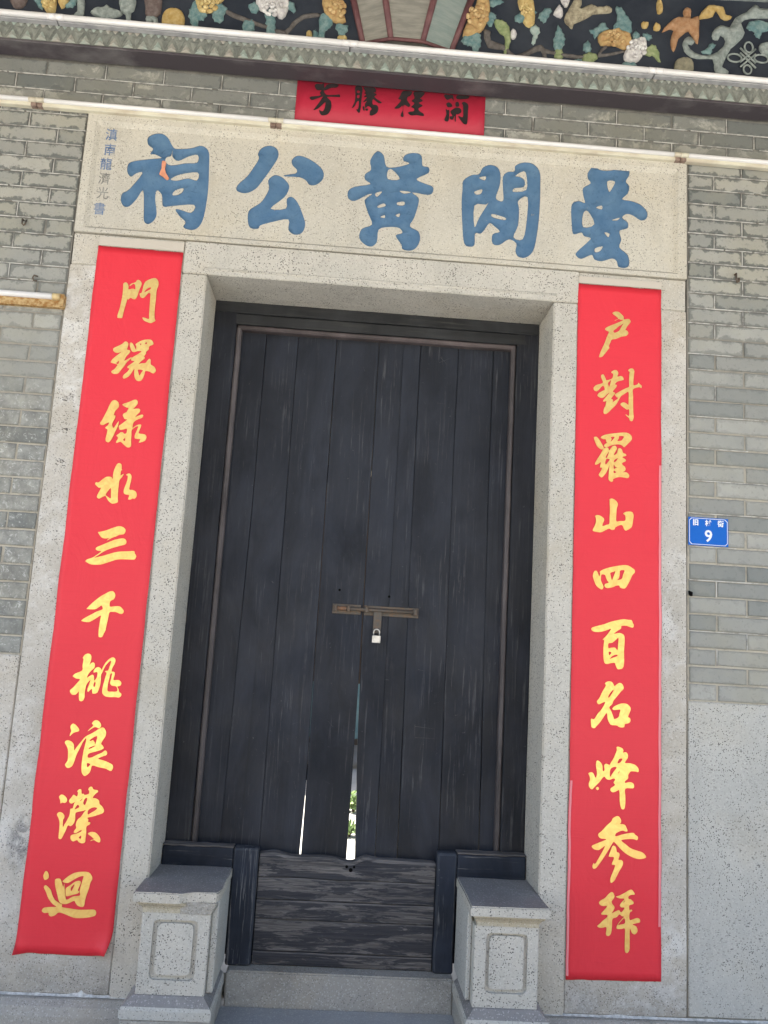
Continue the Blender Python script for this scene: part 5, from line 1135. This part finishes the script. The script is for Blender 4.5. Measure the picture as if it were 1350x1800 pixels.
# ------------------------------------------------------------------ beam, moulding and frieze
be_ = thing('wall_beam', 'dark purple painted beam running under the leaf moulding', 'beam')
bm = bmesh.new(); box(bm, -3.4, 3.6, -.112, -.016, 4.011, 4.0225, .002)
bmesh.ops.subdivide_edges(bm, edges=[e for e in bm.edges if e.calc_length() > 1], cuts=60, use_grid_fill=True); rough_up(bm, .0015, 6, 4)
bmo('beam_board', bm, 'beam', be_)
mo = thing('leaf_moulding', 'moss-grey plaster moulding with rows of small pale leaves above the beam', 'moulding')
MX = [-3.4, .62, 3.6]
for a, b in zip(MX, MX[1:]): boxo('moulding_course', a + .001, b - .001, -.104, .0, 4.023, 4.104, 'mould', mo, .002)
def leafmesh(w, h, up, d):
    pts = [(-w, 0), (-w * .62, h * .35), (-w * .7, h * .4), (-w * .3, h * .7), (-w * .35, h * .74), (0, h), (w * .35, h * .74), (w * .3, h * .7), (w * .7, h * .4), (w * .62, h * .35), (w, 0)]
    bm = bmesh.new(); c_ = bm.verts.new((0, -d, h * .3)); v = [bm.verts.new((x, -d * .35, z_)) for x, z_ in pts]; b0 = [bm.verts.new((x, 0, z_)) for x, z_ in pts]
    n = len(v)
    for i_ in range(n):
        bm.faces.new((c_, v[i_], v[(i_ + 1) % n])); bm.faces.new((v[i_], b0[i_], b0[(i_ + 1) % n], v[(i_ + 1) % n]))
    if not up: 
        for q in bm.verts: q.co.z = -q.co.z
    bmesh.ops.recalc_face_normals(bm, faces=bm.faces)
    me = bpy.data.meshes.new('moulding_leaf'); bm.to_mesh(me); bm.free(); return me
A = leafmesh(.022, .040, True, .010); A.materials.append(M['mouldleaf'])
B = leafmesh(.0125, .016, False, .007); B.materials.append(M['mouldleaf'])
Cc = leafmesh(.020, .046, False, .007); Cc.materials.append(M['mould'])
P_ = .0605; nl = int((1.86 + 1.72) / P_)
rest = []
for i_ in range(-28, nl + 28):
    x = -1.72 + i_ * P_
    items = [(A, x, 4.028), (Cc, x + P_ / 2, 4.084), (B, x, 4.103), (B, x + P_ / 2, 4.103)]
    for me, xx, zz in items:
        if not -3.3 < xx < 3.5: continue
        if 0 <= i_ < nl: link('moulding_leaf', me, None, mo, (xx, -.1035, zz + random.uniform(-.001, .001)))
        else: rest.append((me, xx, zz))
bm = bmesh.new()
for me, xx, zz in rest:
    n = len(bm.verts); bm.from_mesh(me); bm.verts.ensure_lookup_table()
    for v in bm.verts[n:]: v.co += Vector((xx, -.1035, zz))
o = bmo('moulding_leaf', bm, 'mouldleaf', mo); o['kind'] = 'stuff'

fz = thing('painted_frieze', 'blue-black frieze with coloured plaster peonies, birds and scrolls along the top', 'frieze')
boxo('ground_panel', -3.4, 3.6, -.060, .0, 4.105, 4.72, 'friezebg', fz)
# sky-blue border band, stepping down to the right end
bm = bmesh.new(); q = [(-3.4, 4.546), (1.05, 4.546), (1.76, 4.586), (3.6, 4.60), (3.6, 4.715), (-3.4, 4.715)]
bm.free(); slab('border_band', [q], -.0605, .018, 'skyblue', fz, 1)
slab('border_edge', [[(-3.4, 4.538), (1.05, 4.538), (1.76, 4.576), (3.6, 4.59), (3.6, 4.5995), (1.76, 4.5855), (1.05, 4.5455), (-3.4, 4.5455)]], -.0605, .024, 'f_greyteal', fz, 1)
for i_, (nm, colr, s) in enumerate(FR):
    th_ = {'flower': .018, 'branch': .010, 'leaf': .011, 'bird': .020, 'scroll': .020}.get(nm, .016)
    ls = loops_of(s)
    puff(nm, ls, -.0595, th_, 'f_' + colr, fz, seed=i_ * 3.7, wob=.9 if nm == 'flower' else .3, edge=.009 if nm not in ('branch', 'leaf') else .005)
    if nm == 'flower' and len(ls[0]) > 3:
        cx = sum(p[0] for p in ls[0]) / len(ls[0]); cz = sum(p[1] for p in ls[0]) / len(ls[0])
        R0 = min(max(p[0] for p in ls[0]) - min(p[0] for p in ls[0]), max(p[1] for p in ls[0]) - min(p[1] for p in ls[0])) / 2
        if R0 > .03:
            rr = random.Random(i_)
            for ring_, (rad, np_, ph) in enumerate(((.72, 9, .3), (.44, 7, .9), (.15, 4, .2))):
                for k in range(np_):
                    a_ = ph + 2 * math.pi * k / np_ + rr.uniform(-.2, .2)
                    px, pz = cx + math.cos(a_) * R0 * rad, cz + math.sin(a_) * R0 * rad
                    bm = bmesh.new(); bmesh.ops.create_uvsphere(bm, u_segments=10, v_segments=6, radius=1)
                    s1, s2 = R0 * (.27 - .04 * ring_), R0 * (.20 - .03 * ring_)
                    for v in bm.verts:
                        x0_, z0_2 = v.co.x * s1, v.co.z * s2
                        aa = a_ + math.pi / 2
                        v.co = Vector((px + x0_ * math.cos(aa) - z0_2 * math.sin(aa), -.0595 - th_ * (.75 + .25 * ring_) + v.co.y * .006, pz + x0_ * math.sin(aa) + z0_2 * math.cos(aa)))
                    bmo('petal', bm, 'f_' + colr + ('_light' if rr.random() < .5 else ''), fz, flat=False)
# the planting carries on along the frieze on both sides
for o in [c_ for c_ in fz.children if c_.name.split('.')[0] in ('flower', 'leaf', 'branch', 'petal', 'disc_ornament', 'bird')]:
    for dx in (-3.42, 3.42):
        xs_ = [v.co.x + dx for v in o.data.vertices]
        if -3.35 < min(xs_) and max(xs_) < 3.55: link(o.name.split('.')[0], o.data, None, fz, (dx, 0, 0))
# endless-knot ornament
bm = bmesh.new()
def ell(cx, cz, a, b, n=20, ph=0): return [(cx + a * math.cos(t_ + ph), -.066, cz + b * math.sin(t_ + ph)) for t_ in (2 * math.pi * k / n for k in range(n + 1))]
kx, kz = 1.650, 4.278
for dx, dz, a, b in ((0.005, .055, .019, .026), (-.06, -.004, .032, .020), (.062, .004, .032, .020), (-.002, -.056, .018, .022)): tube(bm, ell(kx + dx, kz + dz, a, b), .0045, 6, False)
for s_ in (-1, 1):
    for o_ in (-.012, .012): tube(bm, [(kx - .035, -.068, kz - s_ * .035 + o_), (kx + .035, -.068, kz + s_ * .035 + o_)], .0045, 6)
bmo('knot_ornament', bm, 'f_greyteal', fz, flat=False)
# hexagonal flower pot in high relief
def quad_prism(name, c4, y0, y1s, m, par):
    bm = bmesh.new(); f = [bm.verts.new((x, y, z_)) for (x, z_), y in zip(c4, y1s)]; b = [bm.verts.new((x, y0, z_)) for x, z_ in c4]
    bm.faces.new(f); bm.faces.new(b[::-1])
    for i_ in range(4): bm.faces.new((f[i_], f[(i_ + 1) % 4], b[(i_ + 1) % 4], b[i_]))
    return bmo(name, bm, m, par)
pot = link('flower_pot', None, None, fz)
zt_, zb_ = 4.50, 4.176
T_ = [-.150, -.012, .252, .412]; Bm = [-.066, .052, .190, .318]
yt = [-.065, -.145, -.145, -.065]
for i_, mm in ((0, 'potpanel'), (1, 'potpanel'), (2, 'potteal')):
    quad_prism('pot_panel', [(T_[i_], zt_), (T_[i_ + 1], zt_), (Bm[i_ + 1], zb_), (Bm[i_], zb_)], -.0595, [yt[i_], yt[i_ + 1], yt[i_ + 1] + .03 * (1 if i_ < 2 else 0), (yt[i_] + .03) if i_ else yt[0]], mm, pot)
for i_ in range(4):
    bm = bmesh.new(); y0_ = yt[i_]; tube(bm, [(T_[i_], y0_, zt_), (Bm[i_], y0_ + (.03 if i_ in (1, 2) else 0), zb_)], [.017, .012], 8); bmo('pot_rib', bm, 'potrib', pot)
bm = bmesh.new(); tube(bm, [(Bm[0], -.07, zb_), (Bm[1], -.115, zb_), (Bm[2], -.115, zb_), (Bm[3], -.07, zb_)], .008, 8); bmo('pot_foot', bm, 'potrib', pot)

# ------------------------------------------------------------------ roof over the porch
EAVE, EZ = -2.5, 4.55
rf = thing('porch_roof', 'dark timber porch roof projecting above the frieze', 'roof')
def slope(name, x0, x1, y0, y1, za, zb_, t):
    bm = bmesh.new(); v = [bm.verts.new(c) for c in ((x0, y0, za), (x1, y0, za), (x1, y1, zb_), (x0, y1, zb_), (x0, y0, za + t), (x1, y0, za + t), (x1, y1, zb_ + t), (x0, y1, zb_ + t))]
    for q in ((0, 1, 2, 3), (7, 6, 5, 4), (0, 4, 5, 1), (1, 5, 6, 2), (2, 6, 7, 3), (3, 7, 4, 0)): bm.faces.new([v[i_] for i_ in q])
    return bmo(name, bm, 'rooftimber', rf)
slope('roof_deck', -9, 9.2, EAVE, 1.6, EZ, 5.9, .14)
for k in range(34): slope('rafter', -8.6 + k * .52, -8.52 + k * .52, EAVE + .02, -.001, EZ - .078, EZ - .08 + (5.9 - EZ) * (-EAVE) / (1.6 - EAVE), .07)
# side and end walls of the entrance hall behind the door
hw = thing('hall_side_wall', 'plain inner wall on the left of the entrance hall behind the door', 'wall')
boxo('wall_panel', -3.4, -3.2, .45, 1.6, .12, 5.3, 'mortar', hw)
hw = thing('hall_side_wall', 'plain inner wall on the right of the entrance hall behind the door', 'wall')
boxo('wall_panel', 3.4, 3.6, .45, 1.6, .12, 5.3, 'mortar', hw)
hw = thing('hall_screen_wall', 'upper wall closing the back of the entrance hall behind the door', 'wall')
boxo('wall_panel', -3.2, 3.4, 1.45, 1.599, 2.6, 5.75, 'mortar', hw)
bh = thing('rear_hall', 'shaded rear hall glimpsed through the gap in the door', 'hall')
boxo('back_wall', -4, 4.2, 8.6, 8.9, .2, 5, 'rooftimber', bh); boxo('roof_slab', -4, 4.2, 5.4, 8.9, 4.4, 4.7, 'rooftimber', bh)
boxo('side_wall', -4.2, -4.0, 5.2, 8.9, .2, 5, 'mortar', bh); boxo('side_wall', 4.2, 4.4, 5.2, 8.9, .2, 5, 'mortar', bh)
boxo('lattice_screen', -.9, 1.4, 6.2, 6.26, .55, 1.15, 'teal', bh)
def shrub(x, y, label, n, r_, seed):
    t = thing('courtyard_shrub', label, 'shrub', (x, y, .2), 'shrubs in the courtyard behind the door')
    rr = random.Random(seed); bm = bmesh.new(); sb = bmesh.new()
    for k in range(7):
        a = rr.uniform(0, 6.28); e = Vector((math.cos(a) * r_ * .7, math.sin(a) * r_ * .7, rr.uniform(.5, 1) * r_ * 1.3))
        tube(sb, [(0, 0, 0), e * .5 + Vector((0, 0, .03)), e], [.008, .005, .003], 5)
    for k in range(n):
        c_ = Vector((rr.gauss(0, r_ * .45), rr.gauss(0, r_ * .45), abs(rr.gauss(r_ * .7, r_ * .4)) + .01))
        d = Vector((rr.uniform(-1, 1), rr.uniform(-1, 1), rr.uniform(-.2, 1))).normalized(); s_ = d.orthogonal().normalized() * .012
        bm.faces.new([bm.verts.new(c_), bm.verts.new(c_ + d * .03 + s_), bm.verts.new(c_ + d * .06), bm.verts.new(c_ + d * .03 - s_)])
    bmo('foliage', bm, 'leafgreen', t); bmo('stem', sb, 'bark', t)
shrub(.165, 3.05, 'low green shrub in the courtyard, nearest behind the door gap', 90, .05, 1)
shrub(.21, 3.95, 'larger green shrub in the courtyard, farthest behind the door gap', 160, .085, 2)
# unseen house added behind the camera: shades low sky, shaped for bounce and reflections
oh = thing('unseen_house', 'unseen house row added behind the viewer, pale wall and dark roof shaping reflections', 'house', (0, -14, g0))
boxo('wall_panel', -14, 14, -3, 0, 0, 5.6, 'facade', oh)
bm = bmesh.new(); v = [bm.verts.new(c) for c in ((-14.5, .4, 5.5), (14.5, .4, 5.5), (14.5, -2.5, 9), (-14.5, -2.5, 9), (-14.5, -5.4, 5.5), (14.5, -5.4, 5.5))]
for q in ((0, 1, 2, 3), (3, 2, 5, 4), (0, 3, 4), (1, 5, 2), (0, 4, 5, 1)): bm.faces.new([v[i_] for i_ in q])
bmo('roof', bm, 'rooftimber', oh)
for k in range(7):
    x = -12 + k * 4; boxo('window_pane', x - .5, x + .5, .002, .03, 3.6, 5.0, 'black', oh); boxo('door_panel' if k % 2 else 'window_shutter', x - .55, x + .55, .002, .04, .1 if k % 2 else 1.2, 2.4, 'rooftimber', oh)
# weed at the wall foot
t = thing('small_weed', 'tiny green weed at the foot of the wall left of the pedestal', 'weed', (-.888, -.095, g0))
bm = bmesh.new(); rr = random.Random(3)
for k in range(14):
    a = rr.uniform(0, 6.28); l = rr.uniform(.02, .05); d = Vector((math.cos(a) * .5, math.sin(a) * .5 - .2, .8)).normalized(); s_ = Vector((-math.sin(a), math.cos(a), 0)) * .006
    bm.faces.new([bm.verts.new(Vector((0, 0, 0))), bm.verts.new(d * l * .6 + s_), bm.verts.new(d * l), bm.verts.new(d * l * .6 - s_)])
bmo('leaf_tuft', bm, 'leafgreen', t)
